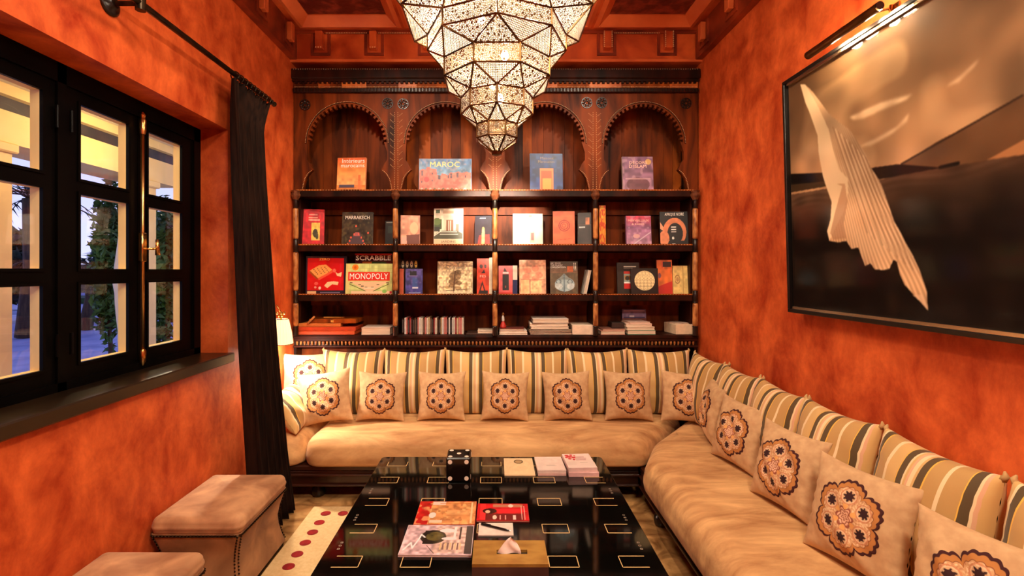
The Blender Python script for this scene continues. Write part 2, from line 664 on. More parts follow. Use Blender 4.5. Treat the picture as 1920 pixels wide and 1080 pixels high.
def lace_mat(name, kind):
    """perforated sheet brass: metal where uncut, open holes lined with pale glass elsewhere"""
    m = bpy.data.materials.new(name)
    m.use_nodes = True
    nt = m.node_tree
    b = nt.nodes['Principled BSDF']
    b.inputs['Base Color'].default_value = (*lin((120, 92, 58)), 1)
    b.inputs['Metallic'].default_value = .8
    b.inputs['Roughness'].default_value = .4
    out = nt.nodes['Material Output']
    at = nt.nodes.new('ShaderNodeUVMap')
    def math_(op, a=None, b_=None, v=None):
        n = nt.nodes.new('ShaderNodeMath')
        n.operation = op
        if a is not None:
            nt.links.new(a, n.inputs[0])
        if b_ is not None:
            nt.links.new(b_, n.inputs[1])
        if v is not None:
            n.inputs[1].default_value = v
        return n.outputs[0]
    if kind == 'floral':
        v1 = nt.nodes.new('ShaderNodeTexVoronoi')
        v1.voronoi_dimensions = '2D'
        v1.feature = 'DISTANCE_TO_EDGE'
        v1.inputs['Scale'].default_value = 135
        nt.links.new(at.outputs[0], v1.inputs['Vector'])
        v2 = nt.nodes.new('ShaderNodeTexVoronoi')
        v2.voronoi_dimensions = '2D'
        v2.inputs['Scale'].default_value = 48
        nt.links.new(at.outputs[0], v2.inputs['Vector'])
        h1 = math_('GREATER_THAN', v1.outputs['Distance'], v=.15)
        h2 = math_('GREATER_THAN', v2.outputs['Distance'], v=.2)
        hole = math_('MULTIPLY', h1, h2)
    else:
        mp = nt.nodes.new('ShaderNodeMapping')
        mp.inputs['Rotation'].default_value = (0, 0, pi / 4)
        nt.links.new(at.outputs[0], mp.inputs[0])
        v1 = nt.nodes.new('ShaderNodeTexVoronoi')
        v1.voronoi_dimensions = '2D'
        v1.inputs['Scale'].default_value = 150
        v1.inputs['Randomness'].default_value = 0
        nt.links.new(mp.outputs[0], v1.inputs['Vector'])
        hole = math_('LESS_THAN', v1.outputs['Distance'], v=.40)
    tr = nt.nodes.new('ShaderNodeBsdfTransparent')
    tl = nt.nodes.new('ShaderNodeBsdfTranslucent')
    tl.inputs[0].default_value = (.95, .9, .8, 1)
    m1 = nt.nodes.new('ShaderNodeMixShader')
    m1.inputs[0].default_value = .09
    nt.links.new(tr.outputs[0], m1.inputs[1])
    nt.links.new(tl.outputs[0], m1.inputs[2])
    m2 = nt.nodes.new('ShaderNodeMixShader')
    nt.links.new(hole, m2.inputs[0])
    nt.links.new(b.outputs[0], m2.inputs[1])
    nt.links.new(m1.outputs[0], m2.inputs[2])
    nt.links.new(m2.outputs[0], out.inputs[0])
    MATS[name] = m
lace_mat('lace_floral', 'floral')
lace_mat('lace_mesh', 'mesh')
# ================================================================ STRUCTURE
XL, XR, YB, YR = -1.6, 1.62, 4.10, -1.7
ZC = 3.41
struct(MB().box((XL - .3, YR - .1, -.1), (XR + .1, YB + .1, 0)).build('floor', 'marble'))
# left wall with its window opening
oy0, oy1, oz0, oz1 = .95, 2.86, 1.0, 2.375
w = MB()
w.box((XL - .28, YR, 0), (XL, YB, oz0))
w.box((XL - .28, YR, oz1), (XL, YB, 3.6))
w.box((XL - .28, YR, oz0), (XL, oy0, oz1))
w.box((XL - .28, oy1, oz0), (XL, YB, oz1))
struct(w.build('wall_left', 'tadelakt'))
struct(MB().box((XR, YR, 0), (XR + .1, YB, 3.6)).build('wall_right', 'tadelakt'))
struct(MB().box((XL - .28, YB, 0), (XR + .1, YB + .1, 3.6)).build('wall_back', 'tadelakt'))
struct(MB().box((XL - .28, YR - .1, 0), (XR + .1, YR, 3.6)).build('wall_front', 'tadelakt'))
ceil = struct(MB().box((XL, YR, 3.475), (XR, YB, 3.6)).build('ceiling', 'stained_ceiling_dark'))
cols = [(-1.475, -.752), (-.67, .71), (.793, 1.496)]
rows = [(2.5, 3.658), (1.3, 2.42), (.1, 1.22), (-1.6, .02)]
ye = [YR] + [v for r in rows[::-1] for v in r] + [YB]
for i in range(0, len(ye), 2):
    MB().box((XL, ye[i], ZC), (XR, ye[i + 1], 3.475)).build('beam', 'stained_ceiling', ceil)
xe = [XL] + [v for c in cols for v in c] + [XR]
for r in rows:
    for i in range(0, len(xe), 2):
        MB().box((xe[i], r[0], ZC), (xe[i + 1], r[1], 3.474)).build('beam', 'stained_ceiling', ceil)
    for c in cols:
        b = MB()
        o = [(c[0], r[0], ZC - .012), (c[1], r[0], ZC - .012), (c[1], r[1], ZC - .012), (c[0], r[1], ZC - .012)]
        o2 = [(c[0] - .03, r[0] - .03, ZC - .004), (c[1] + .03, r[0] - .03, ZC - .004), (c[1] + .03, r[1] + .03, ZC - .004), (c[0] - .03, r[1] + .03, ZC - .004)]
        o3 = [(x, y, ZC + .01) for x, y, z in o2]
        d = .065
        n_ = [(c[0] + d, r[0] + d, 3.455), (c[1] - d, r[0] + d, 3.455), (c[1] - d, r[1] - d, 3.455), (c[0] + d, r[1] - d, 3.455)]
        n2 = [(x, y, 3.474) for x, y, z in n_]
        b.loft([o3, o2, o, n_, n2], cap=False)
        b.build('panel_molding', 'stained_ceiling_light', ceil)
        MB().box((c[0] + d, r[0] + d, 3.463), (c[1] - d, r[1] - d, 3.476)).build('carved_panel', 'carved_panel', ceil)

# cornice boards round the room with their brackets and beads
def bead_row(b, p0, p1, step, r):
    p0, p1 = Vector(p0), Vector(p1)
    n = max(2, int((p1 - p0).length / step))
    for i in range(n):
        c = p0.lerp(p1, (i + .5) / n)
        b.add([c + Vector(v) * r for v in ((1, 0, 0), (0, 1, 0), (-1, 0, 0), (0, -1, 0), (0, 0, 1), (0, 0, -1))],
              [(0, 1, 4), (1, 2, 4), (2, 3, 4), (3, 0, 4), (1, 0, 5), (2, 1, 5), (3, 2, 5), (0, 3, 5)])
YCB = 3.74
cb = struct(MB().box((XL, YCB, 3.165), (XR, YB, ZC), .0).build('trim_1', 'stained_ceiling'))
MB().box((XL, YCB - .02, 3.385), (XR, YCB, ZC)).build('upper_molding', 'stained_ceiling_dark', cb)
MB().box((XL, YCB - .012, 3.165), (XR, YCB, 3.185)).build('lower_molding', 'stained_ceiling_light', cb)
cl = struct(MB().box((XL, YR, 3.18), (XL + .05, YCB - .002, ZC)).build('trim_2', 'stained_ceiling_dark'))
cr = struct(MB().box((XR - .05, YR, 3.18), (XR, YCB - .002, ZC)).build('trim_3', 'stained_ceiling_dark'))
def bracket(c, ax, sgn, par, beads):
    """ax: 0 board faces -Y, 1 board faces X"""
    z0, z1 = 3.255, 3.385
    def bx(u0, u1, d, za, zb, name, mt):
        if ax == 0:
            a, b_ = (c[0] + u0, c[1] - d, za), (c[0] + u1, c[1], zb)
        else:
            a, b_ = (c[0], c[1] + u0, za), (c[0] + sgn * d, c[1] + u1, zb)
        return MB().box(a, b_, .004 if name == 'bracket' else 0).build(name, mt, par)
    bx(-.028, .028, .06 if ax == 0 else .04, z0, z1, 'bracket', 'stained_ceiling_light' if ax else 'stained_ceiling')
    bx(-.075, -.055, .012, 3.215, z1, 'bracket_surround', 'stained_ceiling_dark')
    bx(.055, .075, .012, 3.215, z1, 'bracket_surround', 'stained_ceiling_dark')
    bx(-.055, .055, .012, 3.215, 3.235, 'bracket_surround', 'stained_ceiling_dark')
    if beads:
        b = MB()
        yy = c[1] - .062
        if beads == 1:
            bead_row(b, (c[0] - .028, yy, z0), (c[0] + .028, yy, z0), .014, .006)
        else:
            bead_row(b, (c[0] - .03, yy, z0), (c[0] - .03, yy, z1), .013, .006)
            bead_row(b, (c[0] + .03, yy, z0), (c[0] + .03, yy, z1), .013, .006)
        o = b.build('bead_row', 'bone_bead', par)
        o['kind'] = 'stuff'
for i, px in enumerate((602, 702, 802, 1037, 1137, 1250)):
    bracket(((px - U0) * YCB / FPX, YCB, 0), 0, 1, cb, 1 if i < 3 else 2)
for k in range(13):
    y = 3.575 - .415 * k
    bracket((XL + .05, y, 0), 1, 1, cl, 0)
    bracket((XR - .05, y, 0), 1, -1, cr, 0)
b = MB()
for (a, c) in ((612, 690), (710, 792), (1150, 1236)):
    bead_row(b, ((a - U0) * YCB / FPX, YCB - .024, 3.383), ((c - U0) * YCB / FPX, YCB - .024, 3.383), .013, .005)
b.build('bead_row', 'bone_bead', cb)['kind'] = 'stuff'
# baseboards are hidden by the seats; a dark one runs along the left wall
struct(MB().box((XL, YR, 0), (XL + .015, 3.05, .09)).build('baseboard_left', 'base_wood'))

# ---------------------------------------------------------------- window
XF = -1.775
win = bpy.data.objects.new('window_1', None)
C.objects.link(win)
struct(win)
fr = MB()
zt, zb = EYE + .845, EYE - .49
for (y0, y1) in ((2.80, 2.86), (1.925, 1.965), (.95, 1.005)):
    fr.box((XF - .06, y0, zb), (XF + .012, y1, zt))
fr.box((XF - .06, .95, EYE + .765), (XF + .012, 2.86, zt))
fr.box((XF - .06, .95, zb), (XF + .012, 2.86, EYE - .455))
f = fr.build('window_frame', 'window_black', win)
fo = MB()
for (y0, y1) in ((2.79, 2.86), (1.925, 1.965), (.95, 1.01)):
    fo.box((XF - .075, y0, zb), (XF - .06, y1, zt))
fo.box((XF - .075, .95, EYE + .765), (XF - .06, 2.86, zt))
fo.box((XF - .075, .95, zb), (XF - .06, 2.86, EYE - .455))
fo.build('outer_frame', 'cream_paint', win)
panes_z = [(.393, .709), (.009, .326), (-.39, -.059)]
def casement(y0, y1, p0, p1):
    b, bo = MB(), MB()
    z0, z1 = EYE - .455, EYE + .765
    for (m_, x0, x1, e) in ((b, XF - .008, XF + .0, 0), (bo, XF - .045, XF - .008, .0)):
        m_.box((x0, y0, z0), (x1, p0, z1))
        m_.box((x0, p1, z0), (x1, y1, z1))
        zz = [z0, EYE - .39, EYE - .059, EYE + .009, EYE + .326, EYE + .393, EYE + .709, z1]
        for k in range(0, 8, 2):
            m_.box((x0, p0, zz[k]), (x1, p1, zz[k + 1]))
    # raised moulding round each pane
    for (a, c) in panes_z:
        a, c = a + EYE, c + EYE
        w_ = .012
        b.box((XF, p0 - w_, a - w_), (XF + .006, p0, c + w_))
        b.box((XF, p1, a - w_), (XF + .006, p1 + w_, c + w_))
        b.box((XF, p0, a - w_), (XF + .006, p1, a))
        b.box((XF, p0, c), (XF + .006, p1, c + w_))
    o = b.build('casement', 'window_black', win)
    bo.build('outer_sash', 'cream_paint', o)
    for (a, c) in panes_z:
        MB().box((XF - .013, p0, a + EYE), (XF - .010, p1, c + EYE)).build('glass_pane', 'pane_glass', o)
casement(2.372, 2.80, 2.44, 2.70)
casement(1.965, 2.368, 2.04, 2.306)
casement(1.49, 1.925, 1.60, 1.868)
casement(1.01, 1.486, 1.12, 1.38)
for y in (1.945 - .03, 1.945 + .035):
    for z in (EYE + .62, EYE - .30):
        MB().tube([(XF + .018, y, z - .045), (XF + .018, y, z + .045)], .006, 8).build('hinge', 'window_black', win)
# cremone bolt
b = MB()
yb, xb = 2.375, XF + .022
b.tube([(xb, yb, EYE - .42), (xb, yb, EYE + .74)], .008, 10)
o = b.build('espagnolette_bolt', 'brass', win, smooth=True)
b = MB()
b.lathe([(.012, -.02), (.016, 0), (.016, .05), (.010, .06), (.014, .075), (.004, .09)], (xb, yb, EYE + .70), 12)
b.lathe([(.004, -.07), (.014, -.05), (.015, 0), (.010, .01)], (xb, yb, EYE - .40), 12)
b.box((xb - .012, yb - .016, EYE + .045), (xb + .012, yb + .016, EYE + .19), .004)
b.build('bolt_keeper', 'brass', win, smooth=True, auto=40)
b = MB()
b.tube([(xb, yb, EYE + .11), (xb + .04, yb + .02, EYE + .11)], .006, 8)
b.tube([(xb + .04, yb + .045, EYE + .16), (xb + .04, yb + .05, EYE + .08)], [.007, .012], 10)
b.tube([(xb + .04, yb + .02, EYE + .11), (xb + .04, yb + .048, EYE + .12)], .006, 8)
b.build('bolt_handle', 'brass', win, smooth=True)
# sill board
struct(MB().box((XF - .02, .93, .985), (XL + .035, 2.875, 1.04), .006).build('trim_4', 'sill_wood'))

# ================================================================ OUTSIDE
struct(MB().box((-60, -10, -.12), (XL - .30, 70, -.02)).build('terrace', 'terrace_stone'))
def pillar(x, y0, y1, lab, dx=.4):
    t = thing('veranda_pillar', lab, 'pillar', (x - dx / 2, (y0 + y1) / 2, -.02))
    w_ = (y1 - y0) / 2
    yc = (y0 + y1) / 2
    MB().box((x - dx, y0, -.02), (x, y1, 2.38)).build('shaft', 'cream_paint', t)
    MB().box((x - dx - .02, y0 - .02, -.02), (x + .03, y1 + .03, .16), .01).build('plinth', 'cream_paint', t)
    MB().box((x - dx - .02, y0 - .02, 2.38), (x + .03, y1 + .03, 2.45), .01).build('capital', 'cream_paint', t)
    MB().box((x - dx - .01, y0 - .01, 2.25), (x + .015, y1 + .015, 2.29), .005).build('collar', 'cream_paint', t)
    return t
pillar(-3.5, 2.55, 3.46, 'broad cream veranda pillar outside, seen through the window panes at the frame edge')
pillar(-3.5, 4.72, 4.93, 'slim cream veranda pillar outside, seen through the panes beside the curtain', .13)
bm_ = struct(MB().box((-3.9, -1, 2.45), (-3.5, 5.3, 2.68)).build('veranda_beam', 'cream_paint'))
struct(MB().box((-3.86, -1, 2.68), (-3.56, 5.3, 2.795)).build('veranda_beam', 'dark_louvre'))
struct(MB().box((-3.9, -1, 2.795), (-3.5, 5.3, 2.985)).build('veranda_beam', 'cream_paint'))
struct(MB().box((-3.49, -1, 2.87), (XL - .3, 5.3, 2.98)).build('veranda_roof', 'soffit'))
# gathered white drape hanging from the veranda beam
b = MB()
rr = []
for i in range(26):
    z = 2.44 - 2.36 * i / 25
    rad = .025 + .022 * abs(sin(i / 25 * pi)) * (1 if abs(i - 14) > 2 else .3)
    cx = -3.75 + .03 * sin(i * .4)
    cy = 4.02 + .09 - .06 * sin(i / 25 * pi)
    cy = 4.79
    rr.append([(cx + rad * cos(a) * (1 + .2 * cos(5 * a)), cy + rad * .55 * sin(a) * (1 + .2 * cos(5 * a)), z) for a in [2 * pi * k / 20 for k in range(20)]])
b.loft(rr)
tag(b.build('veranda_drape', 'white_paint', loc=(-3.75, 4.79, .08), smooth=True), 'gathered white drape hanging outside beside the slim veranda pillar', 'drape')

def crown(n, c, r, seed, size=.09, up=0):
    rg = np.random.default_rng(seed)
    d = rg.normal(size=(n, 3))
    d /= np.linalg.norm(d, axis=1)[:, None]
    rad = rg.random(n) ** .45
    lump = 1 + .25 * np.sin(d[:, 0] * 5 + seed) * np.cos(d[:, 2] * 6 + seed)
    p = np.array(c) + d * np.array(r) * (rad * lump)[:, None]
    a = rg.normal(size=(n, 3)); a /= np.linalg.norm(a, axis=1)[:, None]
    bb = np.cross(a, rg.normal(size=(n, 3))); bb /= np.linalg.norm(bb, axis=1)[:, None]
    s_ = size * (.6 + .8 * rg.random(n))[:, None]
    v = np.stack([p - a * s_, p + bb * s_ * .4, p + a * s_, p - bb * s_ * .4], 1).reshape(-1, 3)
    return v, [(4 * i, 4 * i + 1, 4 * i + 2, 4 * i + 3) for i in range(n)]
def tree(px, y, dist, h, r, lab, seed, n=2600, m='leaf_dark', cat='tree', trunk=.1, size=.12, z0=None):
    g = W(px, V0, dist)
    t = thing('garden_tree' if cat == 'tree' else 'climbing_plant', lab, cat, (g.x, g.y, -.02))
    b = MB()
    b.tube([(g.x, g.y, -.02), (g.x + .05, g.y, h * .3), (g.x - .04, g.y + .03, h * .75)], [trunk, trunk * .8, trunk * .4], 8)
    b.build('trunk', 'bark', t, smooth=True)
    zc = h * .62 if z0 is None else z0
    v, f = crown(n, (g.x, g.y, zc), (r, r, h - zc if z0 is None else h * .5), seed, size)
    o = MB().add(v.tolist(), f).build('crown', m, t)
    o['kind'] = 'stuff'
    return t
tree(200, 0, 5.6, 2.0, .15, 'leafy climber wrapped round a thin post outside, before the middle panes', 3, 1700, 'leaf', 'climber', .03, .055, 1.62)
tree(306, 0, 6.2, 2.1, .17, 'tall green shrub outside, seen through the narrow panes by the curtain', 5, 1700, 'leaf', 'shrub', .03, .06, 1.45)
tree(58, 0, 15, 2.7, .9, 'dark round tree beyond the terrace, behind the broad pillar', 8, 2600, size=.28)
tree(238, 0, 22, 3.0, 1.1, 'dark spreading tree at the far side of the lawn, behind the climber', 9, 2600, size=.34)
tree(338, 0, 20, 4.2, 1.5, 'tall dark tree at the far side of the lawn, behind the tall shrub', 10, 2600, size=.34)
def palm(px, dist, h, lab, seed):
    g = W(px, V0, dist)
    t = thing('palm_tree', lab, 'palm', (g.x, g.y, -.02))
    MB().tube([(g.x, g.y, 0), (g.x + .15, g.y, h * .5), (g.x + .1, g.y, h)], [.16, .12, .1], 8).build('trunk', 'bark', t, smooth=True)
    r = random.Random(seed)
    for k in range(22):
        a = 2 * pi * k / 22 + r.random() * .3
        e = r.uniform(-.3, 1.1)
        L = r.uniform(1.3, 1.8)
        b = MB()
        pr = None
        pts = []
        for i in range(9):
            s_ = i / 8
            pts.append(Vector((g.x + .1 + cos(a) * cos(e) * L * s_, g.y + sin(a) * cos(e) * L * s_, h + sin(e) * L * s_ - .9 * s_ * s_)))
        b.tube(pts, .012, 4)
        sd = Vector((-sin(a), cos(a), 0))
        for i in range(1, 9):
            for s2 in (-1, 1):
                p = pts[i]
                q = p + sd * s2 * .28 * (1.1 - i / 9) + (pts[i] - pts[i - 1]) * 1.1 - Vector((0, 0, .08))
                dd = (pts[i] - pts[i - 1]).normalized() * .03
                b.add([p - dd, p + dd, q], [(0, 1, 2)])
        b.build('frond', 'leaf_dark', t)
palm(44, 11, 3.2, 'palm tree against the dusk sky beyond the broad pillar', 2)
palm(160, 12.5, 1.7, 'low palm on the lawn far outside, left of the climber', 4)
def lounger(px, py_, lab, rz=0):
    g = W(px, py_, FPX * 1.55 / (py_ - V0))
    t = thing('sun_lounger', lab, 'lounger', (g.x, g.y, -.02), (0, 0, rz))
    MB().box((-.95, -.34, .26), (.4, .34, .36), .02).build('mattress', 'lounger_cloth', t, world=False)
    b = MB().add([(.4, -.34, .26), (.4, .34, .26), (.4, .34, .36), (.4, -.34, .36), (.98, -.34, .62), (.98, .34, .62), (.94, .34, .72), (.94, -.34, .72)],
                 [(0, 1, 2, 3), (4, 5, 6, 7), (0, 1, 5, 4), (2, 3, 7, 6), (1, 2, 6, 5), (0, 3, 7, 4)])
    b.build('backrest', 'lounger_cloth', t, world=False)
    for x in (-.85, .8):
        for y in (-.28, .28):
            MB().box((x - .03, y - .03, 0), (x + .03, y + .03, .27)).build('leg', 'dark_louvre', t, world=False)
lounger(165, 606, 'grey sun lounger on the terrace, left of the climber outside', .3)
lounger(318, 592, 'grey sun lounger seen past the tall shrub outside', .2)
lounger(48, 604, 'grey sun lounger beyond the broad pillar outside', .1)
tag(MB().box((-36, 22.5, -.03), (-14, 25, .25)).build('hedge_border', 'lawn', loc=(-25, 23.7, 0)), 'low clipped green border across the terrace outside', 'hedge')
for (px, py_, lab) in ((166, 617, 'small round garden lantern glowing on the terrace outside'),):
    g = W(px, py_, FPX * 1.55 / (py_ - V0))
    t = thing('garden_lantern', lab, 'lantern', (g.x, g.y, -.02))
    MB().lathe([(.07, 0), (.09, .03), (.09, .05)], (0, 0, 0), 12).build('base', 'dark_louvre', t, world=False)
    MB().lathe([(.05, .05), (.09, .10), (.09, .16), (.04, .21)], (0, 0, 0), 12).build('globe', 'lantern_glow', t, world=False, smooth=True)
# garden wall closing the view far away
struct(MB().box((-62, 34, -.1), (-6, 34.4, 2.0)).build('garden_wall', 'dark_louvre'))
# ================================================================ BOOKCASE
YF = 3.78
KX = YF / FPX
def bx_(px): return (px - U0) * KX
def bz_(py): return EYE - (py - V0) * KX
colx = [558, 743, 928, 1115, 1300]
ZS = [bz_(358), bz_(460), bz_(553), bz_(628)]
YI = 4.06
bc = thing('bookcase', 'tall carved dark cedar bookcase with four scalloped arches filling the end wall', 'bookcase', (0, 3.93, 0))
MB().box((bx_(551), YI, bz_(650)), (bx_(1308), YI + .03, bz_(135))).build('back_panel', 'cedar', bc)
MB().box((bx_(549), YF + .02, 0), (bx_(553.5), YI, bz_(135))).build('side_panel', 'ebony', bc)
MB().box((bx_(1304), YF + .02, 0), (bx_(1309), YI, bz_(135))).build('side_panel', 'ebony', bc)
MB().box((bx_(551), YF + .13, 0), (bx_(1308), YF + .15, bz_(648))).build('base_panel', 'cedar', bc)
# crown
MB().box((bx_(546), YF - .035, bz_(150)), (bx_(1311), YI, bz_(131)), .008).build('crown_molding', 'cedar_dark', bc)
MB().box((bx_(548), YF - .022, bz_(154)), (bx_(1309), YI, bz_(149.5))).build('crown_ledge', 'cedar_dark', bc)
b = MB()
n = 84
for i in range(n):
    x = bx_(552 + (1306 - 552) * (i + .5) / n)
    b.box((x - .0095, YF - .018, bz_(154)), (x + .0095, YF, bz_(157.5)))
b.build('dentil_row', 'cedar_dark', bc)['kind'] = 'stuff'
b = MB()
bead_row(b, (bx_(552), YF - .037, bz_(133)), (bx_(1306), YF - .037, bz_(133)), .018, .005)
b.build('bead_row', 'grey_ink', bc)['kind'] = 'stuff'
# frieze of short boards, each with its own tone
r_ = random.Random(5)
x = 551.
while x < 1308:
    wd_ = r_.choice((22, 34, 46, 60))
    x1 = min(1308, x + wd_)
    MB().box((bx_(x) + .0005, YF - .006 * r_.random(), bz_(167)), (bx_(x1) - .0005, YF + .02, bz_(154))).build('frieze_board', r_.choice(('cedar', 'cedar_light', 'cedar_mid', 'cedar_mid', 'cedar')), bc)
    x = x1
b = MB()
bead_row(b, (bx_(552), YF - .012, bz_(164)), (bx_(1306), YF - .012, bz_(164)), .0105, .0042)
b.build('bead_row', 'bone_bead', bc)['kind'] = 'stuff'
MB().box((bx_(551), YF - .025, bz_(175)), (bx_(1308), YF + .02, bz_(167)), .004).build('frieze_rail', 'cedar_dark', bc)
b = MB()
for i in range(120):
    xx = bx_(552 + (1306 - 552) * (i + .5) / 120)
    b.box((xx - .0045, YF - .03, bz_(174)), (xx + .0045, YF - .02, bz_(168)))
b.build('reeding', 'ebony', bc)['kind'] = 'stuff'

# arch panels (four bays); opening profile in reference pixels about the bay centre
def bay(cx, xl, xr, tone):
    prof = []
    R = 74
    yc = 269
    prof_l = [(-82.5 if xl < cx - 90 else -82, 357), (-80, 345), (-77, 334), (-71, 325), (-64, 318), (-67, 313), (-70, 306), (-75, 300), (-75, 285)]
    prof_l = [(max(p[0], xl - cx + 3), p[1]) for p in prof_l]
    arc = []
    N = 25
    for i in range(N):
        a0 = pi - pi * (i + .18) / N
        a1 = pi - pi * (i + .72) / N
        a2 = pi - pi * (i + .72) / N
        a3 = pi - pi * (i + 1.18) / N
        for a, rr in ((a0, R), (a1, R), (a2, R - 5), (a3, R - 5)):
            if a >= -.001:
                arc.append((cos(a) * rr, yc - sin(a) * rr))
    left = prof_l
    right = [(min(-p[0], xr - cx - 3), p[1]) for p in prof_l[::-1]]
    inner = left + arc + right
    P = [(bx_(cx + dx), bz_(y)) for dx, y in inner]
    x0, x1, zt_, zb_ = bx_(xl), bx_(xr), bz_(175), bz_(357)
    # outer boundary point for each inner point
    Q = []
    ccx, ccz = bx_(cx), bz_(yc)
    for k, (dx, y) in enumerate(inner):
        if y >= yc:
            Q.append((x0 if dx < 0 else x1, bz_(y)))
        else:
            # project along the ray to the rectangle
            vx, vz = bx_(cx + dx) - ccx, bz_(y) - ccz
            tt = []
            if vx < -1e-6: tt.append((x0 - ccx) / vx)
            if vx > 1e-6: tt.append((x1 - ccx) / vx)
            if vz > 1e-6: tt.append((zt_ - ccz) / vz)
            t_ = min(tt)
            Q.append((ccx + vx * t_, ccz + vz * t_))
    n = len(P)
    b = MB()
    vs_ = [(p[0], YF, p[1]) for p in P] + [(q[0], YF, q[1]) for q in Q] + [(p[0], YF + .035, p[1]) for p in P]
    fs = []
    for k in range(n - 1):
        fs.append((k, k + 1, n + k + 1, n + k))
        fs.append((k, 2 * n + k, 2 * n + k + 1, k + 1))
    # corner triangles of the rectangle
    for k in range(n - 1):
        a, c = Q[k], Q[k + 1]
        if abs(a[0] - x0) < 1e-6 and abs(c[1] - zt_) < 1e-6 and c[0] > x0 + 1e-6 and a[1] < zt_ - 1e-6:
            vs_.append((x0, YF, zt_)); fs.append((n + k, n + k + 1, len(vs_) - 1))
        if abs(a[1] - zt_) < 1e-6 and abs(c[0] - x1) < 1e-6 and a[0] < x1 - 1e-6 and c[1] < zt_ - 1e-6:
            vs_.append((x1, YF, zt_)); fs.append((n + k, n + k + 1, len(vs_) - 1))
    b.add(vs_, fs)
    # inner plane behind
    o = b.build('arch_panel', tone, bc)
    # carved bead lines following the opening
    b = MB()
    pts = []
    for i in range(0, 181, 4):
        a = radians(180 - i)
        pts.append(Vector((bx_(cx + cos(a) * (R + 3.5)), YF - .004, bz_(yc - sin(a) * (R + 3.5)))))
    b.tube(pts, .0045, 5)
    b.build('arch_bead', 'cedar_dark', o)
    b = MB()
    for i in range(len(pts) - 1):
        bead_row(b, pts[i] + Vector((0, -.006, 0)), pts[i + 1] + Vector((0, -.006, 0)), .009, .0035)
    for sg in (-1, 1):
        ee = [(82, 356), (80, 345), (77, 334), (71, 325), (64, 319)]
        for (a_, b__) in zip(ee[:-1], ee[1:]):
            bead_row(b, (bx_(cx + sg * min(a_[0] + 2, 84)), YF - .004, bz_(a_[1])), (bx_(cx + sg * (b__[0] + 2)), YF - .004, bz_(b__[1])), .011, .0038)
    b.build('bead_row', 'bone_bead', o)['kind'] = 'stuff'
    # fine vertical groove between the planks behind
    for k in range(6):
        xx = bx_(cx - 75 + 25 * k + 12)
    return o
edges = [551, 743, 928, 1115, 1308]
centres = [651, 835.5, 1021.5, 1207]
for i in range(4):
    bay(centres[i], edges[i], edges[i + 1], 'cedar')
# planks of the niche backs
for i in range(4):
    k = 0
    x = edges[i] + 8.
    while x < edges[i + 1] - 8:
        wd_ = r_.choice((18, 24, 30))
        x1 = min(x + wd_, edges[i + 1] - 6)
        MB().box((bx_(x) + .001, YI - .008 - .004 * r_.random(), ZS[0]), (bx_(x1) - .001, YI + .001, bz_(178))).build('niche_plank', r_.choice(('cedar', 'cedar', 'cedar_mid', 'cedar')), bc)
        x = x1
# rosettes
for (px, py) in ((572, 197), (727, 194), (756, 195), (1100, 193), (1128, 193), (1286, 194), (913, 195), (943, 195)):
    b = MB()
    X, Z = bx_(px), bz_(py)
    for k in range(8):
        a = 2 * pi * k / 8
        for rr, s_ in ((.030, .0085), (.016, .006)):
            cx_, cz_ = X + cos(a + (rr < .02) * .39) * rr, Z + sin(a + (rr < .02) * .39) * rr
            b.loft([[(cx_ + s_ * q * cos(t_), YF - yy, cz_ + s_ * q * sin(t_)) for t_ in [2 * pi * m_ / 7 for m_ in range(7)]] for q, yy in ((1, -.002), (1, .006), (.5, .010))])
    b.tube([(X + cos(2 * pi * k / 20) * .041, YF - .004, Z + sin(2 * pi * k / 20) * .041) for k in range(20)], .0035, 5, closed=True)
    b.build('rosette', 'ebony', bc)
# pilaster bead lines between arches
b = MB()
for px in (743, 928, 1115):
    for d in (-3.2, 3.2):
        bead_row(b, (bx_(px + d), YF - .004, bz_(210)), (bx_(px + d), YF - .004, bz_(355)), .014, .0035)
    for k in range(9):
        for sg in (-1, 1):
            bead_row(b, (bx_(px + sg * 12), YF - .003, bz_(212 + 12 * k)), (bx_(px + sg * 5), YF - .003, bz_(218 + 12 * k)), .008, .003)
b.build('bead_row', 'bone_bead', bc)['kind'] = 'stuff'
# shelves
for i, z in enumerate(ZS):
    o = MB().box((bx_(552), YF - .015, z - .048), (bx_(1307), YI, z), .004).build('shelf', 'cedar_dark', bc)
    if i < 3:
        b = MB()
        b.box((bx_(556), YF - .012, z), (bx_(1303), YF - .004, z + .010))
        b.build('shelf_lip', 'cedar_mid', o)
        b = MB()
        bead_row(b, (bx_(558), YF - .018, z + .004), (bx_(1300), YF - .018, z + .004), .022, .0035)
        b.build('bead_row', 'bone_bead', o)['kind'] = 'stuff'
# back rails inside the second tier and dividers
for i in range(1, 4):
    MB().box((bx_(552), YI - .03, ZS[i - 1] - .16 if i == 1 else ZS[i - 1] - .10), (bx_(1307), YI, ZS[i - 1] - .05)).build('back_rail', 'cedar', bc)
for px in colx:
    for i in range(3):
        MB().box((bx_(px) - .009, YF + .04, ZS[i + 1] + .0005), (bx_(px) + .009, YI, ZS[i] - .049)).build('divider', 'cedar_dark', bc)
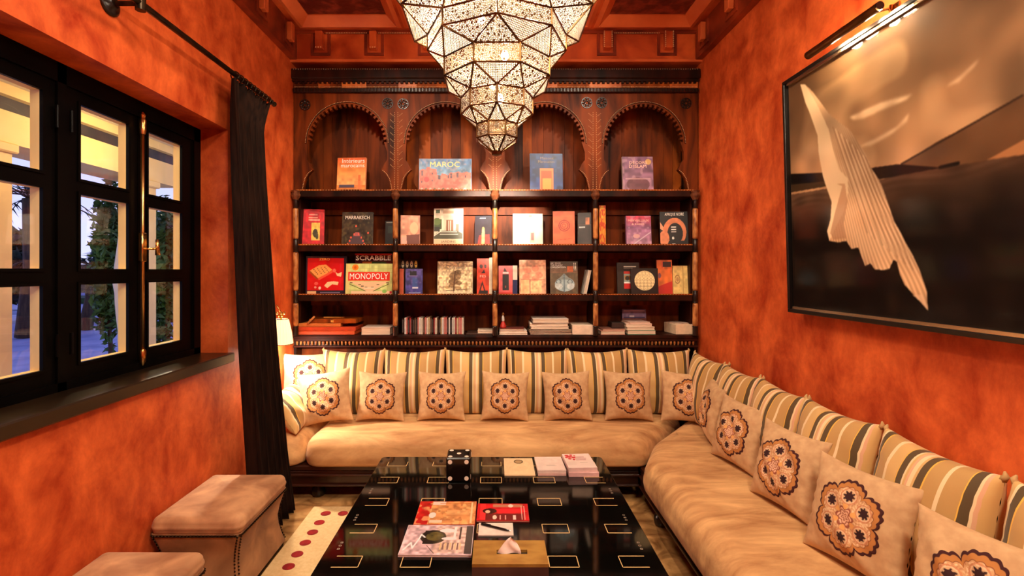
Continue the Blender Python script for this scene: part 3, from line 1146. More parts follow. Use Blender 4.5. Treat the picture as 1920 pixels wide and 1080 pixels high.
# columns with bone inlaid sleeves
for px in colx:
    b = MB()
    X = bx_(px)
    cyy = YF - .035
    zt_ = ZS[0] - .002
    col = MB().lathe([(.020, bz_(628)), (.020, bz_(612)), (.016, bz_(611)), (.016, bz_(567)), (.019, bz_(566)), (.019, bz_(546)), (.016, bz_(545)), (.016, bz_(473)), (.019, bz_(472)), (.019, bz_(450)), (.016, bz_(449)),
                      (.016, bz_(391)), (.018, bz_(390)), (.018, bz_(376))], (X, cyy, 0), 14).build('column', 'ebony', bc, smooth=True, auto=35)
    for (a, c) in ((611, 568), (544.5, 473.5), (448.5, 391.5)):
        MB().lathe([(.0175, bz_(a)), (.0205, bz_(a - 4)), (.0205, bz_(c + 4)), (.0175, bz_(c))], (X, cyy, 0), 14).build('inlaid_sleeve', 'bone', col, smooth=True)
    for zz in (611, 566, 546, 472, 450, 391, 377):
        MB().lathe([(.021, bz_(zz) - .003), (.023, bz_(zz)), (.021, bz_(zz) + .003)], (X, cyy, 0), 14).build('collar', 'ebony', col)
    MB().lathe([(.019, bz_(376)), (.024, bz_(374)), (.036, bz_(369)), (.038, bz_(366)), (.030, bz_(364)), (.032, bz_(361)), (.036, bz_(359))], (X, cyy, 0), 8).build('capital', 'capital_wood', col)
# arch bases standing on the columns
# lower frieze of small turned balusters
MB().box((bx_(551), YF - .02, bz_(634)), (bx_(1308), YF + .06, bz_(630)), .003).build('frieze_rail', 'cedar_dark', bc)
MB().box((bx_(551), YF - .02, bz_(651)), (bx_(1308), YF + .06, bz_(647.5)), .003).build('frieze_rail', 'cedar_dark', bc)
MB().box((bx_(551), YF + .012, bz_(647.5)), (bx_(1308), YF + .05, bz_(634))).build('frieze_back', 'ebony', bc)
for px in (0,):
    b = MB()
    for i in range(107):
        xx = bx_(554 + 7 * (i + .5))
        b.lathe([(.004, bz_(647)), (.0085, bz_(643.5)), (.0095, bz_(641)), (.004, bz_(637.5)), (.009, bz_(636)), (.009, bz_(634.5))], (xx, YF - .002, 0), 6)
    b.build('baluster_row', 'bone', bc)['kind'] = 'stuff'

# ================================================================ BOOKS AND GAMES
def K(px): return px * 3.85 / FPX
SPN = {}
def cmat(c, rough=.45):
    k = 'board_%02x%02x%02x' % tuple(int(v) for v in c)
    if k not in MATS:
        nmat(k, c, tuple(v * .92 for v in c), 30, rough=rough)
    return k
def book(x0, y0, x1, y1, row, board, pic, label, cat='book', group=None, th=.022, Y=None, lean=.10, yaw=0, titles=(), spine=None, name='book', pages=True, m='print'):
    Y = Y or 3.86
    k = Y / FPX
    w_ = (x1 - x0) * k
    base_y = (358, 460, 553, 628)[row]
    h = (base_y - y0) * YF / FPX * 1.012
    h = (ZS[row] and (EYE - (y0 - V0) * k) - ZS[row])
    t = thing(name, label, cat, ((((x0 + x1) / 2) - U0) * k, Y, ZS[row] + .001), (-lean, 0, yaw), group)
    MB().box((-w_ / 2, 0, 0), (w_ / 2, .003, h), .0).build('front_cover', cmat(board), t, world=False)
    MB().box((-w_ / 2, th - .003, 0), (w_ / 2, th, h), .0).build('back_cover', cmat(board), t, world=False)
    MB().box((-w_ / 2, .003, 0), (-w_ / 2 + .003, th - .003, h)).build('spine', cmat(spine or board), t, world=False)
    if pages:
        MB().box((-w_ / 2 + .0032, .0032, .004), (w_ / 2 - .003, th - .0032, h - .004)).build('page_block', 'paper_edge', t, world=False)
    if pic is not None:
        pic_mesh(pic, w_ * .985, h * .985, t, (0, -.0008, h * .0075), m, 'cover_print')
    for tt in titles:
        s, u, v, sw, sh, mm = tt[:6]
        text_mesh(s, sw * w_, (sh * h) if sh else None, mm, t, ((u - .5) * w_, -.0016, (1 - v) * h), 'title', bold=tt[6] if len(tt) > 6 else 0)
    return t
def P(c, w_=40, h_=50): return Pic(w_, h_, c)

# --- row of the arches
p = P((226, 110, 40), 44, 48).grad((200, 84, 34), (236, 140, 70), 0, .3).grad((232, 136, 66), (246, 176, 110), .3, .8).grad((220, 120, 50), (236, 160, 90), .8, 1).noise(.12, 9)
p.rect(.08, .78, .62, .87, (80, 70, 90)).rect(.05, .86, .70, .89, (160, 90, 50)).rect(.74, .50, .84, .92, (214, 110, 60)).rect(.62, .68, .9, .92, (226, 130, 76), .6)
book(630, 294, 685, 357, 0, (214, 110, 50), p, 'orange book titled Intérieurs marocains in the first arch', titles=[('Intérieurs', .56, .09, .78, .12, 'white_ink', .01), ('marocains', .54, .23, .82, .10, 'white_ink', .01)], yaw=-.06)
p = P((90, 140, 180), 90, 56).grad((58, 96, 146), (110, 150, 176), 0, .6).noise(.15, 10)
p.noise(.3, 9, (160, 190, 206), .55)
p.poly([(0, .35), (.06, .30), (.12, .33), (.14, .25), (.2, .24), (.22, .29), (.33, .31), (.34, .48), (.42, .50), (.43, .44), (.5, .45), (.55, .5), (.6, .40), (.66, .42), (.7, .40), (.76, .38), (.8, .42), (.86, .42), (.9, .38), (.97, .42), (1, .42), (1, 1), (0, 1)], (204, 100, 84))
p.noise(.18, 16)
for (a, c, d, e) in ((.04, .36, .07, .5), (.24, .42, .26, .47), (.24, .62, .26, .68), (.04, .66, .06, .72), (.36, .5, .41, .62), (.6, .44, .63, .58), (.72, .42, .76, .56), (.55, .5, .57, .58), (.88, .5, .9, .56)):
    p.rect(a, c, d, e, (60, 40, 60))
p.noise(.25, 26, (236, 150, 130), .6)
p.ell(.14, .62, .05, .08, (180, 40, 50), .8)
for k in range(12):
    p.ell(.05 + k * .083, .93, .03, .06, (60, 84, 50) if k % 2 else (250, 190, 170), .7)
book(785, 296, 884, 357, 0, (120, 140, 170), p, 'wide blue and pink book titled Maroc in the second arch', titles=[('MAROC', .49, .17, .56, .16, 'gold_ink', .03)])
p = P((26, 50, 100), 50, 58).grad((16, 46, 92), (28, 50, 108)).noise(.35, 7).noise(.35, 9, (70, 100, 150), .6)
p.rect(.30, .38, .72, .95, (236, 128, 70)).rect(.34, .44, .67, .93, (226, 84, 40)).rect(.37, .64, .65, .92, (240, 150, 60)).rect(.36, .62, .375, .93, (120, 50, 20))
book(994, 286, 1056, 356, 0, (30, 58, 110), p, 'deep blue book with an orange door on its cover in the third arch', titles=[('Maisons', .52, .12, .40, .07, 'grey_ink', .01), ('Marocaines', .50, .21, .50, .07, 'grey_ink', .01)], yaw=.03, spine=(150, 180, 200))
p = P((128, 90, 110), 44, 50).grad((110, 76, 104), (150, 110, 128)).noise(.25, 8).noise(.5, 7, (190, 150, 160), .6)
p.ell(.5, .78, .38, .2, (96, 56, 62), .7).ell(.85, .14, .1, .08, (214, 170, 90), .8).line(.1, .62, .9, .62, .015, (210, 170, 170), .6)
book(1168, 292, 1226, 356, 0, (130, 94, 110), p, "mauve book titled Décors d'Islam in the fourth arch", titles=[('DÉCORS', .52, .16, .58, .09, 'pink_ink', .02), ("D'ISLAM", .50, .27, .56, .09, 'pink_ink', .02)], spine=(230, 200, 180))
# --- second row
p = P((200, 22, 34), 36, 56).noise(.12, 6).bars(.30, .12, .85, .18, 1, (244, 170, 150)).bars(.28, .2, .9, .32, 2, (250, 190, 160))
p.rect(.42, .37, .82, .86, (232, 190, 84)).rect(.46, .40, .78, .5, (210, 170, 70)).ell(.6, .66, .12, .12, (60, 50, 20)).ell(.68, .74, .07, .09, (70, 60, 30)).noise(.15, 14)
book(567, 391, 606, 459, 1, (190, 18, 30), p, 'bright red book with a yellow picture at the left end of the second shelf', yaw=.18, lean=.12)
p = P((52, 40, 26), 48, 50).noise(.5, 9).noise(.6, 14, (96, 84, 50), .6)
p.poly([(.42, .62), (.60, .62), (.76, .96), (.2, .96)], (80, 60, 66)).poly([(.44, .6), (.56, .6), (.6, .72), (.38, .72)], (170, 90, 90))
for (u, v) in ((.3, .76), (.26, .86), (.2, .95), (.64, .76), (.7, .86), (.74, .95), (.4, .66), (.55, .66), (.46, .42), (.86, .62)):
    p.ell(u, v, .025, .03, (230, 96, 70))
book(640, 397, 698, 458, 1, (40, 34, 26), p, 'dark book titled Marrakech on the second shelf', titles=[('MARRAKECH', .5, .16, .78, .10, 'white_ink', .02)])
book(722, 414, 737, 458, 1, (24, 26, 24), P((20, 24, 22), 14, 40).rect(.1, .04, .9, .07, (150, 150, 140)).rect(.3, .2, .9, .5, (40, 52, 46)), 'narrow black book half hidden behind the second column', titles=(), lean=.08)
p = P((226, 150, 120), 36, 54).noise(.2, 8).rect(.36, .1, .40, .8, (190, 110, 80), .5).ell(.7, .42, .22, .2, (250, 196, 150), .8).poly([(.3, .66), (1, .62), (1, 1), (.34, 1)], (110, 50, 36)).rect(.02, .72, .32, .98, (240, 170, 150))
book(751, 403, 787, 459, 1, (220, 150, 130), p, 'pale pink book leaning right of the second column on the second shelf', yaw=.12)
p = P((222, 206, 180), 52, 66).noise(.15, 12)
p.rect(.30, .05, .68, .13, (180, 140, 110)).rect(.05, .02, .2, .12, (60, 80, 40)).rect(.0, .28, .26, .56, (60, 80, 40)).rect(.0, .5, .2, .62, (40, 40, 30)).ell(.1, .35, .14, .1, (90, 110, 50))
p.rect(.42, .30, .66, .60, (140, 90, 60)).rect(.49, .32, .52, .6, (230, 210, 190)).rect(.56, .32, .59, .6, (230, 210, 190)).rect(.76, .42, .86, .62, (160, 110, 90)).rect(.28, .26, .34, .62, (240, 226, 200)).rect(.68, .26, .73, .62, (240, 226, 200))
p.poly([(0, .72), (.2, .60), (.8, .60), (1, .68), (1, .82), (0, .82)], (70, 70, 50)).line(.0, .74, .24, .61, .012, (250, 220, 200)).rect(.22, .62, .8, .64, (240, 220, 200)).rect(.2, .69, .84, .71, (250, 230, 210)).rect(0, .83, 1, 1, (236, 190, 150))
book(813, 390, 868, 460, 1, (236, 222, 200), p, 'tall pale book with a white villa on its cover on the second shelf', titles=[('JARDINS', .5, .90, .5, .07, 'black_ink', .0)], spine=(240, 230, 220), th=.03)
p = P((26, 14, 30), 34, 56).grad((24, 16, 40), (50, 20, 30)).poly([(.18, 1), (.28, .66), (.9, .62), (.92, 1)], (206, 40, 30)).poly([(.42, 1), (.44, .40), (.52, .36), (.6, .42), (.62, 1)], (236, 170, 110)).noise(.2, 10).rect(.3, .06, .66, .09, (220, 200, 200))
book(889, 404, 921, 460, 1, (30, 14, 22), p, 'black and red book beside the middle column on the second shelf', yaw=-.2, spine=(236, 220, 200))
p = P((240, 216, 190), 50, 52).noise(.12, 8).ell(.25, .2, .25, .14, (255, 250, 244), .9).rect(.52, .04, .64, .09, (90, 80, 60)).rect(.56, .56, .75, .94, (210, 160, 130)).rect(.60, .60, .70, .84, (110, 60, 60)).rect(.53, .92, .75, .96, (250, 240, 230)).rect(.72, .3, 1, 1, (232, 200, 180), .6)
book(962, 400, 1018, 458, 1, (240, 226, 208), p, 'cream book with a pale interior on the second shelf, right of the middle column', th=.028)
p = P((226, 96, 50), 40, 58).noise(.12, 8).ell(.52, .42, .27, .17, (150, 40, 24), 1, .16).ell(.52, .42, .19, .12, (150, 40, 24), 1, .2).ell(.5, .42, .1, .06, (170, 56, 30), 1, .4).line(.2, .84, .85, .8, .008, (190, 66, 34))
book(1037, 395, 1078, 458, 1, (216, 90, 46), p, 'orange book with a round maze emblem on the second shelf', spine=(14, 12, 18), th=.05, yaw=-.05)
p = P((40, 26, 24), 26, 56).rect(.55, .14, .8, .36, (190, 110, 70)).rect(.1, .42, .5, .46, (190, 190, 190)).rect(.05, .36, 1, .38, (90, 60, 50)).noise(.3, 8)
book(1083, 398, 1110, 460, 1, (24, 16, 16), p, 'black book left of the fourth column on the second shelf', yaw=-.25)
p = P((236, 150, 40), 18, 60).noise(.7, 16, (214, 50, 30), .45).noise(.6, 12, (250, 216, 80), .6)
book(1124, 385, 1136, 458, 1, (226, 120, 40), p, 'thin yellow and red patterned book right of the fourth column', th=.03, lean=.03)
p = P((150, 96, 128), 44, 50).grad((190, 60, 80), (140, 96, 130), 0, .4).grad((150, 100, 136), (176, 130, 150), .4, 1).noise(.2, 8).noise(.4, 8, (210, 170, 190), .6).line(.2, 1, .98, .55, .02, (220, 200, 210), .7).ell(.4, .68, .14, .07, (210, 160, 160))
book(1175, 404, 1222, 459, 1, (150, 90, 120), p, 'pink and violet book on the second shelf inside the last bay', titles=[('MERVEILLEUX', .5, .16, .84, .07, 'pink_ink', .02), ('& RARES', .48, .28, .5, .06, 'pink_ink', .02)], th=.03)
p = P((14, 10, 10), 50, 60)
p.ell(.52, .60, .42, .42, (214, 124, 80)).ell(.54, .64, .28, .31, (14, 10, 10)).rect(.0, .0, 1, .16, (14, 10, 10)).rect(.2, .86, 1, 1, (14, 10, 10)).ell(.14, .78, .18, .22, (214, 128, 84)).poly([(0, .30), (.12, .46), (.1, .56), (0, .5)], (226, 150, 110)).rect(.86, .16, .9, 1, (30, 24, 20), .0)
for v in (.44, .51, .58):
    p.rect(.40, v, .58, v + .03, (236, 226, 216))
p.rect(.42, .94, .54, .98, (226, 216, 206)).ell(.46, .78, .04, .04, (226, 226, 216)).noise(.08, 10)
book(1239, 396, 1290, 458, 1, (16, 12, 12), p, 'black book titled Afrique noire at the right end of the second shelf', titles=[('AFRIQUE NOIRE', .52, .085, .68, .10, 'white_ink', .03)], yaw=-.12)

# --- third row: games and books
def game(x0, y0, x1, y1, row, c, pic, label, titles, th=.06, Y=3.84, lean=.05, yaw=0, name='game_box'):
    k = Y / FPX
    w_ = (x1 - x0) * k
    h = EYE - (y0 - V0) * k - ZS[row]
    t = thing(name, label, 'board game', (((x0 + x1) / 2 - U0) * k, Y, ZS[row] + .001), (-lean, 0, yaw))
    MB().box((-w_ / 2, 0, 0), (w_ / 2, th * .55, h), .002).build('lid', cmat(c), t, world=False)
    MB().box((-w_ / 2 + .003, th * .55, .003), (w_ / 2 - .003, th, h - .003), .001).build('tray', cmat(tuple(v * .8 for v in c)), t, world=False)
    pic_mesh(pic, w_ * .99, h * .985, t, (0, -.0008, h * .0075), 'print_glossy', 'lid_print')
    for tt in titles:
        s, u, v, sw, sh, mm = tt[:6]
        text_mesh(s, sw * w_, sh * h, mm, t, ((u - .5) * w_, -.0018, (1 - v) * h), 'title', bold=tt[6] if len(tt) > 6 else 0)
    return t
p = P((44, 34, 44), 90, 84).rect(.04, .05, .95, .90, (206, 24, 26)).noise(.06, 7)
p.poly([(.10, .38), (.32, .24), (.50, .22), (.66, .36), (.46, .50), (.30, .58)], (232, 160, 84)).poly([(.10, .38), (.30, .58), (.28, .62), (.07, .42)], (150, 70, 30)).poly([(.30, .58), (.66, .38), (.67, .43), (.32, .64)], (226, 90, 60))
for i in range(4):
    for j in range(4):
        p.ell(.2 + .09 * i + .03 * j, .35 + .04 * j - .02 * i, .014, .012, (90, 40, 30))
p.poly([(.46, .78), (.54, .68), (.70, .66), (.82, .68), (.80, .76), (.66, .74), (.54, .84)], (240, 200, 150)).poly([(.74, .42), (.80, .46), (.90, .42), (.88, .54), (.78, .52)], (240, 200, 150)).ell(.71, .38, .04, .05, (236, 110, 90)).ell(.26, .72, .05, .04, (226, 90, 80)).ell(.35, .84, .03, .04, (240, 210, 190)).ell(.24, .82, .03, .03, (230, 150, 130))
p.rect(.04, .92, .26, .985, (230, 180, 130)).rect(.36, .94, .86, .97, (120, 110, 140))
game(573, 480, 648, 552, 2, (60, 50, 60), p, 'red square game box picturing a wooden board, left end of the third shelf', [('ZERO', .46, .085, .26, .06, 'gold_ink', .02)], .05, yaw=.03)
p = P((70, 12, 16), 80, 80).rect(.0, .0, 1, .04, (200, 50, 50)).rect(0, .04, 1, .22, (54, 10, 14)).rect(.2, .20, .45, .26, (160, 80, 30)).rect(.45, .2, .85, .25, (30, 60, 30)).noise(.1, 6)
game(665, 475, 735, 553, 2, (60, 12, 16), p, 'dark red game box with large white capitals behind the green box, third shelf', [('SCRABBLE', .5, .115, .94, .115, 'white_ink', .05)], .05, Y=3.865, lean=.02)
p = P((196, 206, 130), 96, 70).noise(.12, 12)
for k in range(10):
    p.rect(k / 10, 0, k / 10 + .008, 1, (170, 170, 90), .5)
    p.rect(0, k / 7, 1, k / 7 + .012, (170, 170, 90), .5)
p.rect(.0, .0, .09, 1, (226, 196, 120), .6).ell(.2, .12, .07, .10, (226, 130, 40)).ell(.2, .12, .03, .05, (200, 90, 30))
p.poly([(.08, .58), (.93, .58), (.52, .95)], (226, 190, 150)).line(.08, .66, .52, .95, .008, (40, 30, 20)).line(.93, .66, .52, .95, .008, (40, 30, 20))
for (u, v) in ((.3, .68), (.7, .68), (.44, .76), (.58, .76), (.36, .73), (.12, .62), (.9, .62)):
    p.rect(u - .03, v - .012, u + .03, v + .012, (60, 50, 40))
p.rect(.4, .78, .62, .81, (240, 220, 190)).rect(.12, .90, 1, 1, (236, 200, 160)).ell(.84, .90, .05, .06, (130, 180, 90)).rect(.95, .9, 1, .97, (190, 40, 60))
p.rect(.05, .27, .95, .55, (214, 52, 40))
game(647, 494, 735, 553, 2, (190, 190, 120), p, 'pale green game box with a title on a red band, on the third shelf', [('MONOPOLY', .5, .41, .82, .19, 'white_ink', .035)], .045, Y=3.80, lean=.10)
book(749, 504, 756, 552, 2, (200, 90, 60), None, 'slim red and cream booklet at the left of the second bay, third shelf', th=.03, lean=.03, spine=(230, 200, 170))
p = P((20, 14, 12), 34, 60)
for k in range(4):
    p.ell(.12 + .26 * k, .13, .08, .10, (226, 206, 170) if k < 3 else (240, 200, 90)).rect(.08 + .26 * k, .12, .16 + .26 * k, .15, (40, 30, 20))
book(751, 487, 783, 553, 2, (22, 14, 12), p, 'black book with a row of four masks, behind the violet one on the third shelf', Y=3.93, lean=.03)
p = P((60, 56, 130), 34, 50).grad((80, 70, 140), (50, 50, 120)).noise(.3, 8).rect(.25, .08, .66, .26, (20, 18, 30)).rect(.2, .27, .7, .29, (180, 160, 190)).rect(.4, .35, .7, .7, (50, 90, 150), .7).rect(.4, .72, .74, .78, (210, 210, 230)).rect(.2, .93, .9, .97, (150, 160, 200)).noise(.4, 9, (120, 100, 170), .6)
book(760, 504, 792, 552, 2, (54, 50, 110), p, 'violet book with a dark doorway on the third shelf, second bay', yaw=.08)
p = P((232, 206, 160), 60, 56).noise(.08, 12)
p.noise(.7, 9, (150, 116, 72), .62)
for (u, v, a_, b_) in ((.5, .45, .17, .14), (.45, .62, .14, .10), (.58, .34, .1, .08), (.4, .74, .08, .06), (.6, .66, .1, .06)):
    p.ell(u, v, a_, b_, (110, 80, 48), .75)
p.noise(.25, 22).line(.5, .3, .46, .95, .02, (90, 60, 36)).line(.2, .9, .95, .84, .01, (90, 60, 36)).rect(.06, .92, .95, .97, (240, 216, 180), .7)
book(820, 490, 886, 552, 2, (236, 214, 176), p, 'square beige book titled Olives in the middle of the second bay, third shelf', titles=[('Oliviers', .5, .17, .56, .12, 'grey_ink', .0)], th=.03)
p = P((214, 60, 26), 26, 60).poly([(.1, 1), (.45, .62), (.8, 1)], (60, 14, 10)).poly([(.25, 1), (.45, .74), (.66, 1)], (220, 70, 30)).rect(.2, .9, .9, 1, (20, 12, 10)).ell(.35, .22, .14, .06, (60, 20, 14)).ell(.7, .22, .1, .05, (60, 20, 14)).poly([(.35, .42), (.6, .3), (.7, .42)], (30, 16, 20)).noise(.2, 9)
book(894, 484, 917, 553, 2, (206, 60, 30), p, 'orange red book beside the middle column, third shelf', titles=[('FES', .5, .50, .5, .06, 'pink_ink', .02)], th=.03)
book(917, 483, 923, 553, 2, (236, 216, 190), None, 'narrow white book spine touching the middle column, third shelf', th=.02, lean=.03)
p = P((226, 90, 90), 36, 54).noise(.12, 6).poly([(.42, .06), (.62, .2), (.34, .2)], (60, 20, 20)).rect(.3, .22, .72, .28, (250, 230, 226)).rect(.28, .30, .74, .86, (24, 16, 20)).rect(.0, .94, 1, 1, (206, 40, 30)).ell(.5, .74, .05, .04, (150, 60, 50))
book(935, 498, 961, 553, 2, (220, 80, 80), p, 'pink book with a black doorway right of the middle column, third shelf')
p = P((240, 210, 190), 10, 50).rect(0, .5, 1, 1, (20, 30, 80))
book(961.5, 498, 970, 553, 2, (230, 210, 200), p, 'narrow white and navy booklet next to the pink book, third shelf', lean=.06)
p = P((236, 170, 130), 46, 60).noise(.15, 6)
for (u, v) in ((.3, .3), (.6, .25), (.75, .45), (.25, .5), (.6, .55)):
    p.ell(u, v, .14, .09, (226, 120, 90), .6)
p.rect(.05, .58, .36, .96, (246, 186, 130)).rect(.42, .62, .84, .96, (236, 196, 140)).line(.4, .56, .4, 1, .012, (170, 90, 60)).line(.05, .57, .95, .57, .012, (190, 120, 90))
p.noise(.15, 16)
book(974, 487, 1024, 552, 2, (226, 160, 130), p, 'salmon book of glazed wall patterns, third shelf, third bay')
p = P((96, 76, 50), 52, 62).noise(.2, 8).grad((70, 58, 40), (120, 84, 56), 0, .35)
p.ell(.52, .70, .36, .22, (150, 168, 170)).poly([(.26, .56), (.5, .36), (.76, .56)], (120, 130, 126)).ell(.3, .62, .1, .07, (60, 70, 80), .7, .3).ell(.72, .62, .1, .07, (60, 70, 80), .7, .3).rect(.48, .4, .53, .94, (90, 110, 120), .8).ell(.3, .76, .14, .1, (210, 214, 210), .6).ell(.74, .76, .14, .1, (210, 214, 210), .6)
p.rect(.62, .14, .84, .32, (190, 90, 40)).line(.86, .04, .88, .26, .01, (240, 230, 210)).line(.92, .04, .94, .26, .01, (240, 230, 210)).noise(.1, 20)
book(1032, 490, 1084, 552, 2, (84, 66, 46), p, 'brown book with a pale blue ornament titled Art from the Islamic civilization, third shelf', titles=[('ART FROM', .20, .055, .36, .05, 'white_ink', .03), ('THE ISLAMIC', .24, .115, .44, .05, 'white_ink', .03), ('CIVILIZATION', .29, .175, .54, .05, 'white_ink', .03)])
k_ = 3.86 / FPX
t = thing('book', 'thin white book leaning against the fourth column, third shelf', 'book', ((1097 - U0) * k_, 3.86, ZS[2] + .001), (0, .20, 0))
MB().box((-.012, 0, 0), (-.009, .15, .20)).build('cover', cmat((240, 222, 204)), t, world=False)
MB().box((.009, 0, 0), (.012, .15, .20)).build('cover', cmat((240, 222, 204)), t, world=False)
MB().box((-.009, .002, .002), (.009, .148, .198)).build('page_block', 'paper_edge', t, world=False)
p = P((46, 34, 24), 44, 56).noise(.1, 8)
p.rect(.30, .28, .68, .84, (150, 160, 150)).rect(.30, .28, .68, .36, (200, 50, 36)).rect(.32, .42, .68, .56, (190, 120, 50)).ell(.45, .5, .1, .07, (60, 50, 40)).rect(.30, .62, .68, .66, (240, 230, 220)).rect(.30, .66, .68, .84, (206, 40, 34)).rect(.3, .11, .86, .14, (226, 216, 200)).rect(.3, .16, .7, .18, (206, 196, 180))
book(1158, 492, 1200, 551, 2, (40, 32, 26), p, 'dark brown book with a coloured picture strip, last bay, third shelf', Y=3.90)
p = P((30, 20, 14), 90, 84).ell(.5, .47, .38, .38, (240, 216, 160))
m_ = ((p.x - .5) ** 2 + (p.y - .47) ** 2) < .375 ** 2
nn = .5 + .5 * np.sin(p.x * 95 + 3 * np.sin(p.y * 50)) * np.sin(p.y * 95 + 3 * np.sin(p.x * 47))
p.put((m_ & (nn > .68)).astype(float), (70, 50, 30), .8)
book(1184, 503, 1235, 552, 2, (30, 22, 16), p, 'black book with a large round lattice in cream, last bay, third shelf', Y=3.82)
p = P((226, 110, 40), 30, 60).noise(.15, 7).rect(.35, .05, .95, .2, (60, 30, 24)).rect(.3, .02, .4, .24, (236, 90, 50)).poly([(0, .8), (.4, .72), (1, .62), (1, 1), (0, 1)], (196, 40, 24)).ell(.16, .46, .1, .08, (110, 70, 110), .7)
book(1233, 487, 1261, 552, 2, (214, 80, 40), p, 'orange book with a red dune, last bay, third shelf', yaw=-.1, Y=3.88)
p = P((222, 186, 110), 32, 56).noise(.12, 8).ell(.28, .48, .18, .16, (150, 104, 60), 1, .25).ell(.28, .48, .09, .08, (180, 130, 80)).rect(.62, .0, .66, 1, (190, 150, 84)).noise(.3, 20, (190, 150, 90), .6)
book(1263, 498, 1292, 552, 2, (216, 180, 110), p, 'straw yellow book with a small medallion at the right end of the third shelf', yaw=-.1)
# --- lowest shelf
Z4 = ZS[3] + .001
def flatbook(cx, cy, z, w_, d_, h_, rz, board, label, cat='book', name='book', group=None, pic=None, cover=True, titles=(), bev=0):
    t = thing(name, label, cat, (cx, cy, z), (0, 0, rz), group)
    if cover:
        e = min(.003, h_ * .2)
        MB().box((-w_ / 2, -d_ / 2, 0), (w_ / 2, d_ / 2, e)).build('back_cover', cmat(board), t, world=False)
        MB().box((-w_ / 2, -d_ / 2, h_ - e), (w_ / 2, d_ / 2, h_)).build('front_cover', cmat(board), t, world=False)
        MB().box((-w_ / 2 + .002, -d_ / 2 + .002, e), (w_ / 2 - .002, d_ / 2 - .002, h_ - e)).build('page_block', 'paper_edge', t, world=False)
    else:
        MB().box((-w_ / 2, -d_ / 2, 0), (w_ / 2, d_ / 2, h_), bev).build('page_block', cmat(board), t, world=False)
    if pic is not None:
        pic_mesh(pic, w_ * .985, d_ * .985, t, (0, 0, h_ + .0006), 'print_glossy', 'cover_print', flat=True)
    for tt in titles:
        s, u, v, sw, sh, mm = tt[:6]
        text_mesh(s, sw * w_, sh * d_ if sh else None, mm, t, ((u - .5) * w_, (.5 - v) * d_, h_ + .0014), 'title', flat=True, rotz=tt[6] if len(tt) > 6 else 0)
    return t
def stack(px0, px1, items, Y=3.90):
    """items from the bottom: (x0, x1, thickness, depth, rotation, colour, label, cover)"""
    z = Z4
    k = Y / FPX
    for (x0, x1, h_, d_, rz, c, lab, cov, cat, nm) in items:
        flatbook(((x0 + x1) / 2 - U0) * k, Y, z, (x1 - x0) * k, d_, h_, rz, c, lab, cat, nm, cover=cov, bev=.002)
        z += h_ + .0006
# wooden game boxes
stack(0, 0, [(566, 673, .030, .24, 0, (206, 84, 36), 'lowest orange wooden box at the left end of the lowest shelf', False, 'box', 'wooden_box'),
             (568, 674, .030, .24, .02, (190, 66, 30), 'second orange wooden box of the pile at the left of the lowest shelf', False, 'box', 'wooden_box'),
             (569, 646, .026, .20, 0, (210, 120, 54), 'tan wooden box with a lighter lid, third in the left pile', False, 'box', 'wooden_box')])
stack(0, 0, [(684, 736, .055, .22, .03, (236, 206, 186), 'white paperback with a dark top beside the second column, lowest shelf', True, 'book', 'book')])
k_ = 3.9 / FPX
zt4 = Z4 + .0875
t = thing('folding_game_board', 'brown folding wooden game board lying on top of the left pile of boxes', 'board game', ((631 - U0) * k_, 3.92, zt4), (0, 0, -.03))
MB().box((-.19, -.11, 0), (-.002, .11, .034), .003).build('half', 'cedar_mid', t, world=False)
MB().box((.002, -.11, 0), (.19, .11, .034), .003).build('half', 'cedar_mid', t, world=False)
MB().box((-.012, -.113, .008), (.012, -.109, .026)).build('clasp', 'brass', t, world=False)
tag(MB().box((-.085, -.03, 0), (.085, .0, .014), .003).build('wooden_stick', 'brass', loc=None, world=False), 'slim pale wooden slide box on top of the brown game board', 'box')
bpy.data.objects['wooden_stick'].location = ((628 - U0) * k_, 3.90, zt4 + .0355)
bpy.data.objects['wooden_stick'].name = 'slide_box'
k_s = 3.83 / FPX
t = thing('domino_piece', 'small pale wooden tile leaning against the left pile of game boxes', 'game piece', ((580 - U0) * k_s, 3.80, Z4 + .0875), (0, .75, .2))
MB().box((-.008, -.016, 0), (.008, .016, .075), .003).build('tile_body', 'bone', t, world=False)
for z_ in (.02, .055):
    MB().lathe([(.003, 0), (.003, .0008)], (0, 0, 0), 8).build('pip', 'black_ink', t, world=False).location = (-.0088, 0, z_)
# CD cases
rc = random.Random(12)
cdcol = [((236, 220, 196), 'cream'), ((24, 16, 14), 'black'), ((150, 40, 44), 'dark red'), ((24, 16, 14), 'black'), ((206, 176, 130), 'tan'), ((236, 230, 222), 'white'), ((96, 70, 54), 'brown'), ((214, 120, 110), 'pink')]
protos = {}
x = 753.0
kc = 3.83 / FPX
i = 0
ONES = ['', 'first', 'second', 'third', 'fourth', 'fifth', 'sixth', 'seventh', 'eighth', 'ninth', 'tenth', 'eleventh', 'twelfth', 'thirteenth', 'fourteenth', 'fifteenth', 'sixteenth', 'seventeenth', 'eighteenth', 'nineteenth', 'twentieth']
def ordinal(n_):
    if n_ <= 20: return ONES[n_]
    t_ = {2: 'twenty', 3: 'thirty', 4: 'forty', 5: 'fifty'}
    if n_ % 10 == 0: return {30: 'thirtieth', 40: 'fortieth', 50: 'fiftieth'}[n_]
    return t_[n_ // 10] + '-' + ONES[n_ % 10]
